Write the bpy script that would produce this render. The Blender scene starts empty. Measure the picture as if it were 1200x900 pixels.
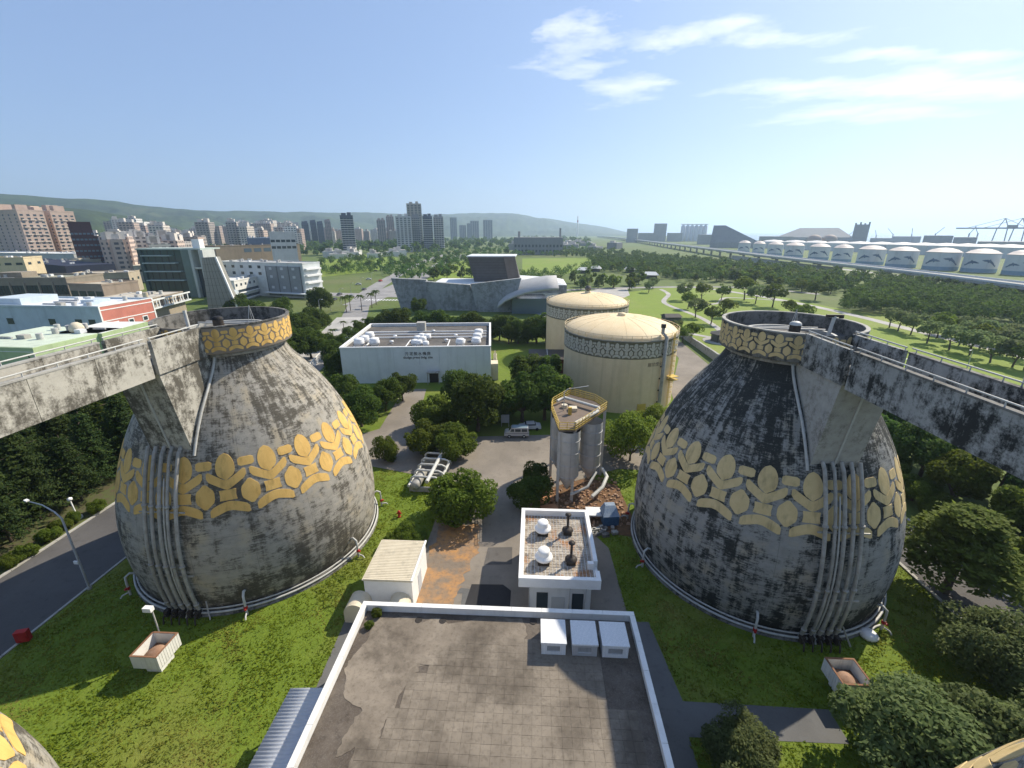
import bpy, bmesh, math, random
import numpy as np
from mathutils import Vector, Matrix
R = math.radians
sc = bpy.context.scene
col = sc.collection

# ------------------------------------------------------------------ camera
F, PITCH, YAW, CAMH = 515.0, R(19.1), R(2.8), 36.0          # focal length in pixels of a 1200 px wide picture
cam = bpy.data.cameras.new('camera'); camo = bpy.data.objects.new('camera', cam); col.objects.link(camo)
cam.sensor_width = 36.0; cam.lens = F / 1200 * 36.0; cam.clip_start = .3; cam.clip_end = 60000
camo.location = (0, 0, CAMH); camo.rotation_euler = (R(90) - PITCH, 0, YAW)
sc.camera = camo
# ------------------------------------------------------------------ light
SUN_AZ, SUN_EL = R(47), R(41)                              # azimuth to the right of +Y
sd = Vector((math.sin(SUN_AZ) * math.cos(SUN_EL), math.cos(SUN_AZ) * math.cos(SUN_EL), math.sin(SUN_EL)))
sl = bpy.data.lights.new('sun', 'SUN'); sl.energy = 5.0; sl.angle = R(.53); sl.color = (1, .90, .74)
so = bpy.data.objects.new('sun', sl); col.objects.link(so)
so.rotation_euler = sd.to_track_quat('Z', 'Y').to_euler(); so.location = (60, 60, 90)
world = bpy.data.worlds.new('World'); sc.world = world; world.use_nodes = True
wn = world.node_tree; wn.nodes.clear()
def wnode(t, **k):
    n = wn.nodes.new(t)
    for a, b in k.items(): setattr(n, a, b)
    return n
sky = wnode('ShaderNodeTexSky', sky_type='NISHITA', sun_disc=False, sun_elevation=SUN_EL, sun_rotation=SUN_AZ,
            altitude=30, air_density=1.0, dust_density=1.0, ozone_density=3.0)
bg = wnode('ShaderNodeBackground'); bg.inputs[1].default_value = .094
wo = wnode('ShaderNodeOutputWorld')
# thin clouds on a layer far above, laid out by the direction on the sky
tc = wnode('ShaderNodeTexCoord'); sx = wnode('ShaderNodeSeparateXYZ'); wn.links.new(tc.outputs['Generated'], sx.inputs[0])
zc = wnode('ShaderNodeMath', operation='MAXIMUM'); wn.links.new(sx.outputs[2], zc.inputs[0]); zc.inputs[1].default_value = .02
def wmath(op, a, b=None, clamp=False):
    n = wnode('ShaderNodeMath', operation=op, use_clamp=clamp)
    for i, v in enumerate((a, b)):
        if v is None: continue
        if isinstance(v, (int, float)): n.inputs[i].default_value = v
        else: wn.links.new(v, n.inputs[i])
    return n.outputs[0]
# (x, y) on the cloud layer over height, half sizes; more of the same drift overhead and behind
CLOUDS = [(.10,2.8,.2,.2),(.28,3.05,.3,.3),(.45,3.4,.3,.3),(.60,3.8,.4,.4),(.72,2.93,.4,.2),(1.24,2.95,.4,.2),(1.9,3.9,.6,.4),(2.6,3.85,.8,.4),(3.4,4.0,.9,.45),(2.9,4.7,1.0,.45),(2.3,3.3,.6,.25),(.5,2.3,.35,.2),(1.6,.7,.4,.3),(-1.6,-.9,.6,.4),(.6,-1.4,.7,.4),(2.4,-.8,.6,.5),(-2.6,-2.2,.8,.5)]
px_ = wmath('DIVIDE', sx.outputs[0], zc.outputs[0]); py_ = wmath('DIVIDE', sx.outputs[1], zc.outputs[0])
cv = wnode('ShaderNodeCombineXYZ'); wn.links.new(px_, cv.inputs[0]); wn.links.new(py_, cv.inputs[1])
def wnoise(scale, detail, rough, off, dist=0):
    mp = wnode('ShaderNodeMapping'); mp.inputs['Location'].default_value = off; mp.inputs['Scale'].default_value = scale
    wn.links.new(cv.outputs[0], mp.inputs[0])
    n = wnode('ShaderNodeTexNoise'); n.inputs['Scale'].default_value = 1; n.inputs['Detail'].default_value = detail
    n.inputs['Roughness'].default_value = rough; n.inputs['Distortion'].default_value = dist
    wn.links.new(mp.outputs[0], n.inputs['Vector']); return n.outputs[0]
fine = wnoise((1.6, 2.2, 1), 8, .6, (3, 1, 2), .35)
soft = wnoise((.5, .7, 1), 3, .5, (8, 2, 5), .3)
wx = wmath('ADD', px_, wmath('MULTIPLY', wmath('SUBTRACT', wnoise((1.3, 1.3, 1), 6, .62, (5, 9, 1)), .5), 1.5)); wy = wmath('ADD', py_, wmath('MULTIPLY', wmath('SUBTRACT', wnoise((1.3, 1.3, 1), 6, .62, (15, 2, 7)), .5), 1.1))
def blob(cx, cy, rx, ry):                                    # one patch of cloud on the layer
    d = wmath('ADD', wmath('POWER', wmath('DIVIDE', wmath('SUBTRACT', wx, cx), rx), 2), wmath('POWER', wmath('DIVIDE', wmath('SUBTRACT', wy, cy), ry), 2))
    return wmath('POWER', 2.718, wmath('MULTIPLY', d, -1))
cover = None
for c_ in CLOUDS:
    b_ = blob(*c_); cover = b_ if cover is None else wmath('MAXIMUM', cover, b_)
cs = wmath('ADD', wmath('MULTIPLY', cover, .42), wmath('ADD', wmath('MULTIPLY', fine, .75), wmath('MULTIPLY', soft, .22)))
mr = wnode('ShaderNodeMapRange'); mr.inputs[1].default_value = .64; mr.inputs[2].default_value = .94
wn.links.new(cs, mr.inputs[0])
el = wnode('ShaderNodeMapRange'); el.inputs[1].default_value = .08; el.inputs[2].default_value = .2   # the air swallows clouds low down
wn.links.new(sx.outputs[2], el.inputs[0])
cm = wmath('MULTIPLY', wmath('MULTIPLY', mr.outputs[0], el.outputs[0]), .6)
mixc = wnode('ShaderNodeMix', data_type='RGBA'); wn.links.new(cm, mixc.inputs[0])
veil = wnode('ShaderNodeMix', data_type='RGBA'); veil.inputs[0].default_value = .46; wn.links.new(sky.outputs[0], veil.inputs[6]); veil.inputs[7].default_value = (2.9, 4.2, 7.2, 1)   # an even thin veil over the whole sky
wn.links.new(veil.outputs[2], mixc.inputs[6]); mixc.inputs[7].default_value = (9.4, 9.6, 9.9, 1)
wn.links.new(mixc.outputs[2], bg.inputs[0]); wn.links.new(bg.outputs[0], wo.inputs[0])
# ------------------------------------------------------------------ exposure, sampling
sc.view_settings.view_transform = 'Standard'; sc.view_settings.look = 'None'
sc.view_settings.exposure = 0.5; sc.view_settings.gamma = 1; sc.view_settings.use_curve_mapping = False
sc.render.engine = 'CYCLES'
cy = sc.cycles
cy.use_denoising = True
try: cy.denoiser = 'OPENIMAGEDENOISE'; cy.denoising_input_passes = 'RGB_ALBEDO_NORMAL'; cy.denoising_prefilter = 'ACCURATE'
except Exception: pass
cy.max_bounces = 6; cy.diffuse_bounces = 3; cy.glossy_bounces = 2; cy.transmission_bounces = 4; cy.transparent_max_bounces = 6
cy.volume_bounces = 1; cy.sample_clamp_indirect = 4; cy.use_adaptive_sampling = True; cy.adaptive_threshold = .015
cy.caustics_reflective = False; cy.caustics_refractive = False

# ------------------------------------------------------------------ pixels to positions (a pixel gives a direction, z or distance the rest)
_cp, _sp = math.cos(PITCH), math.sin(PITCH)
_fw = np.array([-math.sin(YAW) * _cp, math.cos(YAW) * _cp, -_sp]); _rt = np.array([math.cos(YAW), math.sin(YAW), 0.]); _up = np.cross(_rt, _fw)
_C = np.array([0, 0, CAMH])
def ray(u, v): return _fw + _rt * (u - 600) / F + _up * (450 - v) / F
def at(u, v, z=0.): d = ray(u, v); return Vector(_C + d * ((z - CAMH) / d[2]))
def up_at(u, v, p):                                         # height seen at pixel (u, v) above plan point p
    d = ray(u, v); return (_C + d * (math.hypot(p[0], p[1]) / math.hypot(d[0], d[1])))[2]
def az_el(u, v): d = ray(u, v); return math.atan2(d[0], d[1]), math.atan2(d[2], math.hypot(d[0], d[1]))

# ------------------------------------------------------------------ mesh builder
class MB:
    def __init__(s): s.v = []; s.f = []; s.sm = []; s.mi = []; s.m = 0
    def add(s, vs, fs, smooth=False):
        o = len(s.v); s.v.extend(tuple(map(float, p)) for p in vs)
        for f in fs: s.f.append(tuple(i + o for i in f)); s.sm.append(smooth); s.mi.append(s.m)
        return s
    def box(s, c, d, rz=0., top=1.):
        x, y, z = d[0] / 2, d[1] / 2, d[2] / 2; ca, sa = math.cos(rz), math.sin(rz); vs = []
        for k, (a, b, e) in enumerate(((-1,-1,-1),(1,-1,-1),(1,1,-1),(-1,1,-1),(-1,-1,1),(1,-1,1),(1,1,1),(-1,1,1))):
            t = top if e > 0 else 1.; px, py = a * x * t, b * y * t
            vs.append((c[0] + px * ca - py * sa, c[1] + px * sa + py * ca, c[2] + e * z))
        return s.add(vs, [(0,3,2,1),(4,5,6,7),(0,1,5,4),(1,2,6,5),(2,3,7,6),(3,0,4,7)])
    def bx(s, x0, x1, y0, y1, z0, z1): return s.box(((x0+x1)/2,(y0+y1)/2,(z0+z1)/2), (x1-x0, y1-y0, z1-z0))
    def prism(s, poly, z0, z1):
        n = len(poly)
        a = sum(poly[i][0]*poly[(i+1)%n][1]-poly[(i+1)%n][0]*poly[i][1] for i in range(n))
        if a < 0: poly = poly[::-1]
        vs = [(p[0], p[1], z0) for p in poly] + [(p[0], p[1], z1) for p in poly]
        return s.add(vs, [tuple(range(n))[::-1], tuple(range(n, 2*n))] + [(i, (i+1)%n, n+(i+1)%n, n+i) for i in range(n)])
    def hull8(s, b, t):                                      # four bottom, four top corners, same winding (ccw from above)
        return s.add(list(b) + list(t), [(0,3,2,1),(4,5,6,7),(0,1,5,4),(1,2,6,5),(2,3,7,6),(3,0,4,7)])
    def lathe(s, prof, seg=48, c=(0,0,0), smooth=True, a0=0., a1=2*math.pi):
        full = abs(a1 - a0 - 2*math.pi) < 1e-6; n = seg if full else seg + 1; vs = []
        for r, z in prof:
            for k in range(n):
                a = a0 + (a1 - a0) * k / seg; vs.append((c[0] + r*math.cos(a), c[1] + r*math.sin(a), c[2] + z))
        fs = []
        for i in range(len(prof) - 1):
            for k in range(seg):
                k2 = (k + 1) % n; fs.append((i*n+k, i*n+k2, (i+1)*n+k2, (i+1)*n+k))
        return s.add(vs, fs, smooth)
    def cyl(s, c, r, h, seg=16, r2=None):                    # capped, c = centre of the base
        r2 = r if r2 is None else r2
        s.lathe([(r, 0), (r2, h)], seg, c)
        s.add([(c[0]+r2*math.cos(2*math.pi*k/seg), c[1]+r2*math.sin(2*math.pi*k/seg), c[2]+h) for k in range(seg)], [tuple(range(seg))])
        return s.add([(c[0]+r*math.cos(2*math.pi*k/seg), c[1]+r*math.sin(2*math.pi*k/seg), c[2]) for k in range(seg)], [tuple(range(seg))[::-1]])
    def tube(s, pts, r, seg=8, cap=True):
        pts = [Vector(p) for p in pts]; n = len(pts); rr = r if hasattr(r, '__len__') else [r]*n; rings = []; ref = None
        for i, p in enumerate(pts):
            t = (pts[min(i+1, n-1)] - pts[max(i-1, 0)]).normalized()
            if ref is None: ref = Vector((0,0,1)) if abs(t.z) < .9 else Vector((1,0,0))
            a = (ref - t * ref.dot(t)).normalized(); b = t.cross(a); ref = a
            rings.append([p + (a*math.cos(2*math.pi*k/seg) + b*math.sin(2*math.pi*k/seg)) * rr[i] for k in range(seg)])
        fs = [(i*seg+k, i*seg+(k+1)%seg, (i+1)*seg+(k+1)%seg, (i+1)*seg+k) for i in range(n-1) for k in range(seg)]
        s.add([q for g in rings for q in g], fs, True)
        if cap: s.add(rings[0], [tuple(range(seg))[::-1]]); s.add(rings[-1], [tuple(range(seg))])
        return s
    def bar(s, a, b, w, h=None):                             # square bar between two points
        a, b = Vector(a), Vector(b); h = h or w; t = (b-a).normalized()
        ref = Vector((0,0,1)) if abs(t.z) < .95 else Vector((0,1,0))
        x = t.cross(ref).normalized() * w/2; y = x.cross(t).normalized() * h/2
        return s.hull8([a-x-y, a+x-y, b+x-y, b-x-y], [a-x+y, a+x+y, b+x+y, b-x+y])
    def mesh(s, name, mats):
        me = bpy.data.meshes.new(name); me.from_pydata(s.v, [], s.f)
        for m in (mats if isinstance(mats, (list, tuple)) else [mats]): me.materials.append(m)
        me.polygons.foreach_set('use_smooth', s.sm)
        if s.m or any(s.mi): me.polygons.foreach_set('material_index', s.mi)
        me.update(); return me
    def build(s, name, mats, parent=None, loc=None, rz=None):
        return link(name, s.mesh(name, mats), parent, loc, rz)
def link(name, data, parent=None, loc=None, rz=None):
    o = bpy.data.objects.new(name, data); col.objects.link(o)
    if loc is not None: o.location = loc
    if rz is not None: o.rotation_euler = (0, 0, rz)
    if parent is not None: o.parent = parent
    return o
def tag(o, label=None, cat=None, group=None, kind=None):
    for k, v in (('label', label), ('category', cat), ('group', group), ('kind', kind)):
        if v: o[k] = v
    return o
def thing(name, label, cat, loc=(0,0,0), rz=0., group=None): return tag(link(name, None, None, loc, rz), label, cat, group)
def stuff(o): o['kind'] = 'stuff'; return o
def copy_tree(o, parent=None):
    c = o.copy(); col.objects.link(c)
    if parent is not None: c.parent = parent
    for ch in o.children: copy_tree(ch, c)
    return c

# ------------------------------------------------------------------ materials
def nt(m): return m.node_tree.nodes, m.node_tree.links
class NB:                                                    # short hand for node trees
    def __init__(s, name):
        s.m = bpy.data.materials.new(name); s.m.use_nodes = True; s.n = s.m.node_tree.nodes; s.l = s.m.node_tree.links
        s.b = s.n['Principled BSDF']; s.b.inputs['Specular IOR Level'].default_value = .25
    def node(s, t, **k):
        n = s.n.new(t)
        for a, b in k.items(): setattr(n, a, b)
        return n
    def set(s, sock, v):
        if isinstance(v, bpy.types.NodeSocket): s.l.new(v, sock)
        elif isinstance(v, (tuple, list)): sock.default_value = tuple(v) + ((1,) if len(v) == 3 and len(sock.default_value) == 4 else ())
        else: sock.default_value = v
    def pos(s): return s.node('ShaderNodeNewGeometry').outputs['Position']
    def obj(s): return s.node('ShaderNodeTexCoord').outputs['Object']
    def map(s, v, scale=(1,1,1), loc=(0,0,0), rot=(0,0,0)):
        m = s.node('ShaderNodeMapping'); s.l.new(v, m.inputs[0]); s.set(m.inputs['Scale'], scale); s.set(m.inputs['Location'], loc); s.set(m.inputs['Rotation'], rot); return m.outputs[0]
    def noise(s, v, scale, detail=4, rough=.55, dist=0):
        n = s.node('ShaderNodeTexNoise'); s.l.new(v, n.inputs['Vector'])
        for k, x in (('Scale', scale), ('Detail', detail), ('Roughness', rough), ('Distortion', dist)): s.set(n.inputs[k], x)
        return n.outputs[0]
    def vor(s, v, scale, out='Color', feature='F1'):
        n = s.node('ShaderNodeTexVoronoi', feature=feature); s.l.new(v, n.inputs['Vector']); s.set(n.inputs['Scale'], scale); return n.outputs[out]
    def math(s, op, a, b=None, clamp=False):
        n = s.node('ShaderNodeMath', operation=op, use_clamp=clamp); s.set(n.inputs[0], a)
        if b is not None: s.set(n.inputs[1], b)
        return n.outputs[0]
    def rng(s, v, a, b, c=0., d=1.):
        n = s.node('ShaderNodeMapRange'); s.set(n.inputs[0], v)
        for i, x in enumerate((a, b, c, d)): n.inputs[i+1].default_value = x
        return n.outputs[0]
    def mix(s, f, a, b, mode='MIX'):
        n = s.node('ShaderNodeMix', data_type='RGBA', blend_type=mode); s.set(n.inputs[0], f); s.set(n.inputs[6], a); s.set(n.inputs[7], b); return n.outputs[2]
    def bump(s, h, strength=.3, dist=.05):
        n = s.node('ShaderNodeBump'); s.set(n.inputs['Strength'], strength); s.set(n.inputs['Distance'], dist); s.l.new(h, n.inputs['Height']); s.l.new(n.outputs[0], s.b.inputs['Normal'])
    def done(s, color, rough=.8, metal=0., spec=None):
        s.set(s.b.inputs['Base Color'], color); s.set(s.b.inputs['Roughness'], rough); s.set(s.b.inputs['Metallic'], metal)
        if spec is not None: s.b.inputs['Specular IOR Level'].default_value = spec
        return s.m
def plain(name, c, c2=None, scale=1.5, rough=.75, metal=0., streak=False, bump=.0, dirt=.35):
    """A painted or bare surface with soft unevenness, and streaks of dirt running down where asked."""
    b = NB(name); p = b.pos(); c2 = c2 or tuple(x * .72 for x in c)
    n1 = b.noise(p, scale, 6, .6); n2 = b.noise(p, scale * .13, 3, .5)
    f = b.rng(b.math('ADD', b.math('MULTIPLY', n1, .6), b.math('MULTIPLY', n2, .4)), .38, .66)
    cc = b.mix(f, c, c2)
    if streak:
        s_ = b.noise(b.map(p, (1, 1, .06)), scale * 1.6, 5, .6)
        cc = b.mix(b.rng(s_, .52, .72, 0, dirt), cc, tuple(x * .35 for x in c))
    if bump: b.bump(n1, bump, .03)
    return b.done(cc, rough, metal)
# ------------------------------------------------------------------ material set
def concrete_egg(name, light, dark, cover, lo, hi, streak=.42):
    """Cast concrete blotched with algae: form-board courses, blocky stains and run-off streaks (object space of a round shell)."""
    b = NB(name); o = b.obj(); s = b.node('ShaderNodeSeparateXYZ'); b.l.new(o, s.inputs[0])
    th = b.math('MULTIPLY', b.math('ARCTAN2', s.outputs[1], s.outputs[0]), 12.0)
    cv = b.node('ShaderNodeCombineXYZ'); b.l.new(th, cv.inputs[0]); b.l.new(s.outputs[2], cv.inputs[1]); uv = cv.outputs[0]
    w = b.noise(uv, .9, 4, .6); wob = b.node('ShaderNodeVectorMath', operation='ADD')
    wv = b.node('ShaderNodeCombineXYZ'); b.l.new(b.math('MULTIPLY', b.math('SUBTRACT', w, .5), 1.3), wv.inputs[0]); b.l.new(b.math('MULTIPLY', b.math('SUBTRACT', b.noise(uv, 1.3, 3, .6), .5), .9), wv.inputs[1])
    b.l.new(uv, wob.inputs[0]); b.l.new(wv.outputs[0], wob.inputs[1])
    br = b.node('ShaderNodeTexBrick'); b.l.new(wob.outputs[0], br.inputs['Vector'])
    for k, x in (('Scale', 1.), ('Mortar Size', .012), ('Mortar Smooth', .6), ('Bias', 0.), ('Brick Width', 1.15), ('Row Height', .62)): br.inputs[k].default_value = x
    br.inputs['Color1'].default_value = (0,0,0,1); br.inputs['Color2'].default_value = (1,1,1,1); br.inputs['Mortar'].default_value = (.7,.7,.7,1)
    br2 = b.node('ShaderNodeTexBrick'); b.l.new(wob.outputs[0], br2.inputs['Vector'])
    for k, x in (('Scale', 1.), ('Mortar Size', .0), ('Bias', 0.), ('Brick Width', .52), ('Row Height', .31)): br2.inputs[k].default_value = x
    br2.inputs['Color1'].default_value = (0,0,0,1); br2.inputs['Color2'].default_value = (1,1,1,1)
    big = b.noise(b.map(uv, (1, .8, 1)), .17, 4, .6); med = b.noise(b.map(uv, (1., 1.3, 1)), .95, 9, .74); st = b.noise(b.map(uv, (1, .1, 1)), 1.7, 6, .65)
    fin = b.noise(b.map(uv, (.8, 1.5, 1)), 5.5, 6, .75)
    a = b.math('ADD', b.math('MULTIPLY', big, .8), b.math('MULTIPLY', med, .75))
    a = b.math('ADD', a, b.math('MULTIPLY', st, streak)); a = b.math('ADD', a, b.math('MULTIPLY', br.outputs[0], .10)); a = b.math('ADD', a, b.math('MULTIPLY', br2.outputs[0], .06)); a = b.math('ADD', a, b.math('MULTIPLY', fin, .42))
    brush = b.noise(b.map(uv, (.35, 3.2, 1)), 2.2, 6, .7); a = b.math('ADD', a, b.math('MULTIPLY', brush, .5))
    run = b.noise(b.map(uv, (1, .035, 1)), 2.6, 5, .7); a = b.math('ADD', a, b.math('MULTIPLY', b.rng(s.outputs[2], 13, 24, 0., .55), b.math('SUBTRACT', run, .42)))      # run-off below the bowl
    hz = b.rng(s.outputs[2], lo, hi, 0., .13)                # the top, washed by run-off, holds more algae
    ft = b.rng(s.outputs[2], 0, 4, .12, 0.)                  # and so does the damp foot
    f = b.rng(b.math('ADD', b.math('ADD', a, hz), ft), cover - .06, cover + .09)
    base = b.mix(b.rng(med, .35, .65), light, tuple(x * .74 for x in light))
    base = b.mix(b.rng(b.noise(uv, .5, 3), .5, .7), base, tuple(x * y for x, y in zip(light, (1.08, 1.0, .85))))
    c = b.mix(f, base, b.mix(b.rng(fin, .35, .7), dark, tuple(x * 2.4 for x in dark)))
    ln = b.math('ABSOLUTE', b.math('SUBTRACT', b.math('FRACT', b.math('MULTIPLY', s.outputs[2], .2857)), .5))     # day joints every 3.5 m
    c = b.mix(b.rng(ln, .0, .008, .6, 0), c, tuple(x * .3 for x in light))
    sv = b.math('ABSOLUTE', b.math('SUBTRACT', b.math('FRACT', b.math('DIVIDE', th, 5.03)), .5))                    # upright pour joints
    c = b.mix(b.rng(sv, .0, .007, .55, 0), c, tuple(x * .3 for x in light))
    b.bump(b.math('ADD', med, fin), .35, .05)
    return b.done(c, .88)
EGG_L = concrete_egg('concrete_grey_weathered', (.355, .335, .29), (.055, .05, .04), 1.60, 22, 60, .5)
EGG_R = concrete_egg('concrete_black_algae', (.31, .305, .28), (.022, .023, .021), 1.70, 10, 24, .7)
def concrete_wall(name, light, dark, cover, sc_=1.):
    b = NB(name); p = b.pos()
    big = b.noise(p, .22 * sc_, 4, .6); med = b.noise(p, 1.4 * sc_, 8, .7); st = b.noise(b.map(p, (1, 1, .1)), 1.6 * sc_, 5, .6); fin = b.noise(p, 7 * sc_, 4, .7)
    a = b.math('ADD', b.math('ADD', b.math('MULTIPLY', big, .6), b.math('MULTIPLY', med, .6)), b.math('ADD', b.math('MULTIPLY', st, .45), b.math('MULTIPLY', fin, .3)))
    f = b.rng(a, cover - .06, cover + .09)
    base = b.mix(b.rng(med, .3, .7), light, tuple(x * .72 for x in light))
    c = b.mix(f, base, dark); b.bump(b.math('ADD', med, fin), .3, .04); return b.done(c, .87)
BR_L = concrete_wall('concrete_bridge_pale', (.47, .45, .39), (.10, .092, .075), .985)
BR_R = concrete_wall('concrete_bridge_black', (.36, .365, .35), (.03, .032, .031), .985)
CONC = concrete_wall('concrete_plain', (.42, .41, .375), (.2, .19, .16), 1.05)
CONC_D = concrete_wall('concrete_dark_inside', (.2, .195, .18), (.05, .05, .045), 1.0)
CONC_M = concrete_wall('concrete_museum', (.33, .345, .345), (.17, .175, .17), 1.0, .35)
GOLD = plain('ochre_paint', (.70, .46, .15), (.60, .37, .11), 1.1, .75, streak=True, dirt=.5)
GOLD_R = plain('sand_paint', (.66, .51, .26), (.55, .41, .19), 1.1, .75, streak=True, dirt=.55)
TAN = plain('cream_tank_paint', (.68, .55, .345), (.61, .48, .29), .6, .62, streak=True, dirt=.22)
TAN_ROOF = plain('yellow_roof_paint', (.74, .60, .38), (.68, .53, .31), .5, .65)
BAND_G = plain('grey_band_paint', (.24, .23, .185), (.17, .165, .13), 2, .8)
BAND_P = plain('pale_band_motif', (.50, .47, .38), (.42, .39, .31), 3, .8)
WHITE = plain('white_paint', (.76, .76, .74), (.66, .66, .63), 1.2, .6, streak=True, dirt=.2)
WHITE_W = plain('white_wall_paint', (.66, .68, .68), (.58, .60, .60), .5, .7, streak=True, dirt=.22)
WHITE_C = plain('white_clean_paint', (.80, .80, .79), (.73, .73, .71), 2, .5)
CREAM = plain('cream_paint', (.62, .56, .43), (.54, .48, .36), 1, .65, streak=True)
PIPE = plain('grey_pipe_paint', (.40, .39, .36), (.24, .23, .20), 1.8, .5, streak=True)
PIPE_W = plain('pale_pipe_paint', (.52, .52, .49), (.40, .40, .37), 2, .5, streak=True)
STEEL = plain('galvanised_steel', (.46, .46, .455), (.36, .36, .35), 1.2, .5, .1, streak=True, dirt=.5)
DARK = plain('dark_iron', (.03, .028, .026), (.06, .045, .035), 2, .6)
BLACK = plain('black_rubber', (.015, .015, .016), None, 2, .7)
YEL = plain('yellow_rail_paint', (.58, .43, .08), (.45, .30, .08), 4, .55)
ROOFC = None
RUST = plain('rust_brown', (.24, .13, .075), (.17, .08, .045), 2, .85)
RED = plain('red_paint', (.45, .03, .025), (.3, .02, .02), 3, .5)
BLUE = plain('blue_tarp', (.06, .13, .24), (.04, .09, .17), 4, .5)
GLASS = NB('window_glass').done((.035, .05, .06), .12, 0, .6)
GLASS_B = NB('window_glass_bluish').done((.10, .14, .17), .15, 0, .6)
def asphalt(name, c, patch=.25):
    b = NB(name); p = b.pos(); n1 = b.noise(p, .12, 5, .6); n2 = b.noise(p, 1.1, 6, .65); n3 = b.noise(p, 9, 4, .7)
    cc = b.mix(b.rng(n1, .35, .65), c, tuple(x * 1.45 for x in c)); cc = b.mix(b.rng(n2, .55, .72, 0, .45), cc, tuple(x * .55 for x in c))
    cc = b.mix(b.rng(n3, .4, .7, 0, patch), cc, tuple(x * 1.7 for x in c))
    b.bump(n3, .3, .01); return b.done(cc, .9)
ASPH = asphalt('asphalt', (.075, .072, .070)); ASPH_Y = asphalt('yard_paving', (.17, .15, .125)); PAVE = asphalt('pale_paving', (.30, .29, .27)); PATHM = asphalt('path_concrete', (.10, .10, .098))
ROADF = asphalt('far_road', (.20, .195, .19))
def grass_mat(name, g1, g2, dry, sc_=1.):
    b = NB(name); p = b.pos(); n1 = b.noise(p, .09 * sc_, 5, .6); n2 = b.noise(p, .8 * sc_, 6, .7); n3 = b.noise(p, 6 * sc_, 3, .7)
    c = b.mix(b.rng(n2, .3, .7), g1, g2); c = b.mix(b.rng(n1, .5, .68, 0, .75), c, dry); c = b.mix(b.rng(n3, .35, .75, 0, .5), c, tuple(x * .45 for x in g1))
    b.bump(b.math('ADD', n2, n3), .6, .12); return b.done(c, .9)
GRASS = grass_mat('lawn_grass', (.105, .16, .016), (.15, .21, .02), (.20, .20, .045))
GROUND = grass_mat('rough_green_ground', (.085, .125, .026), (.12, .165, .033), (.16, .16, .07), .12)
PARKG = grass_mat('park_lawn', (.16, .23, .026), (.20, .275, .03), (.24, .26, .07), .25)
def foliage(name, a, bcol, tip, trans=.28):
    b = NB(name); oi = b.node('ShaderNodeObjectInfo'); p = b.pos()
    n = b.noise(p, .55, 3, .6); n2 = b.noise(p, 3.1, 2, .6)
    c = b.mix(b.rng(n, .35, .66), a, bcol); c = b.mix(b.rng(n2, .5, .75, 0, .8), c, tip)
    hs = b.node('ShaderNodeHueSaturation'); b.l.new(c, hs.inputs['Color']); b.l.new(b.rng(oi.outputs['Random'], 0, 1, .485, .515), hs.inputs['Hue']); b.l.new(b.rng(oi.outputs['Random'], 0, 1, .8, 1.2), hs.inputs['Value'])
    b.done(hs.outputs[0], .75, 0, .12)
    t = b.node('ShaderNodeBsdfTranslucent'); b.l.new(hs.outputs[0], t.inputs[0]); mx = b.node('ShaderNodeMixShader'); mx.inputs[0].default_value = trans
    b.l.new(b.b.outputs[0], mx.inputs[1]); b.l.new(t.outputs[0], mx.inputs[2]); b.l.new(mx.outputs[0], b.n['Material Output'].inputs[0]); return b.m
LEAF = foliage('leaf_mid_green', (.09, .135, .018), (.135, .185, .027), (.185, .235, .045), .55)
LEAF_D = foliage('leaf_dark_green', (.058, .096, .017), (.09, .135, .024), (.13, .175, .036), .55)
LEAF_W = foliage('leaf_wood', (.062, .118, .024), (.095, .165, .034), (.135, .205, .05), .5)
LEAF_L = foliage('leaf_layered', (.13, .185, .035), (.175, .235, .05), (.23, .285, .08), .55)
LEAF_B = foliage('leaf_bright_green', (.13, .19, .022), (.18, .245, .033), (.23, .28, .055), .38)
LEAF_P = foliage('leaf_pine', (.026, .054, .018), (.045, .078, .022), (.15, .19, .04), .4)
LEAF_G = foliage('leaf_grey_green', (.12, .165, .06), (.165, .21, .08), (.24, .28, .13), .55)
def tuft_mat():
    b = NB('grass_blades'); p = b.pos(); n = b.noise(p, .8, 4, .6); n1 = b.noise(p, .10, 5, .6); n2 = b.noise(p, .33, 5, .65)
    c = b.mix(b.rng(n, .35, .65), (.16, .215, .018), (.22, .28, .026)); c = b.mix(b.rng(n1, .47, .62, 0, .9), c, (.30, .27, .075)); c = b.mix(b.rng(n2, .54, .68, 0, .75), c, (.075, .135, .016)); c = b.mix(b.rng(b.noise(p, .055, 4, .6), .52, .62, 0, .6), c, (.24, .27, .03))
    b.done(c, .8, 0, .1); t = b.node('ShaderNodeBsdfTranslucent'); b.l.new(c, t.inputs[0]); mx = b.node('ShaderNodeMixShader'); mx.inputs[0].default_value = .58
    b.l.new(b.b.outputs[0], mx.inputs[1]); b.l.new(t.outputs[0], mx.inputs[2]); b.l.new(mx.outputs[0], b.n['Material Output'].inputs[0]); return b.m
GTUFT = tuft_mat()
BARK = plain('bark', (.13, .10, .075), (.07, .055, .04), 3, .95, bump=.4)
HILLM = None
def hill_mat():
    b = NB('forested_hill'); p = b.pos(); n = b.noise(p, .006, 8, .7); n2 = b.noise(p, .0028, 3, .5)
    v = b.vor(p, .05, 'Distance'); c = b.mix(b.rng(n, .35, .66), (.006, .015, .006), (.045, .07, .018)); c = b.mix(b.rng(n2, .62, .72, 0, .6), c, (.09, .10, .05)); c = b.mix(b.rng(v, 0, .6, .35, 0), c, (.09, .13, .03))
    b.bump(n, .8, 12); return b.done(c, .95)
HILLM = hill_mat()
_pc = {}
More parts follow.
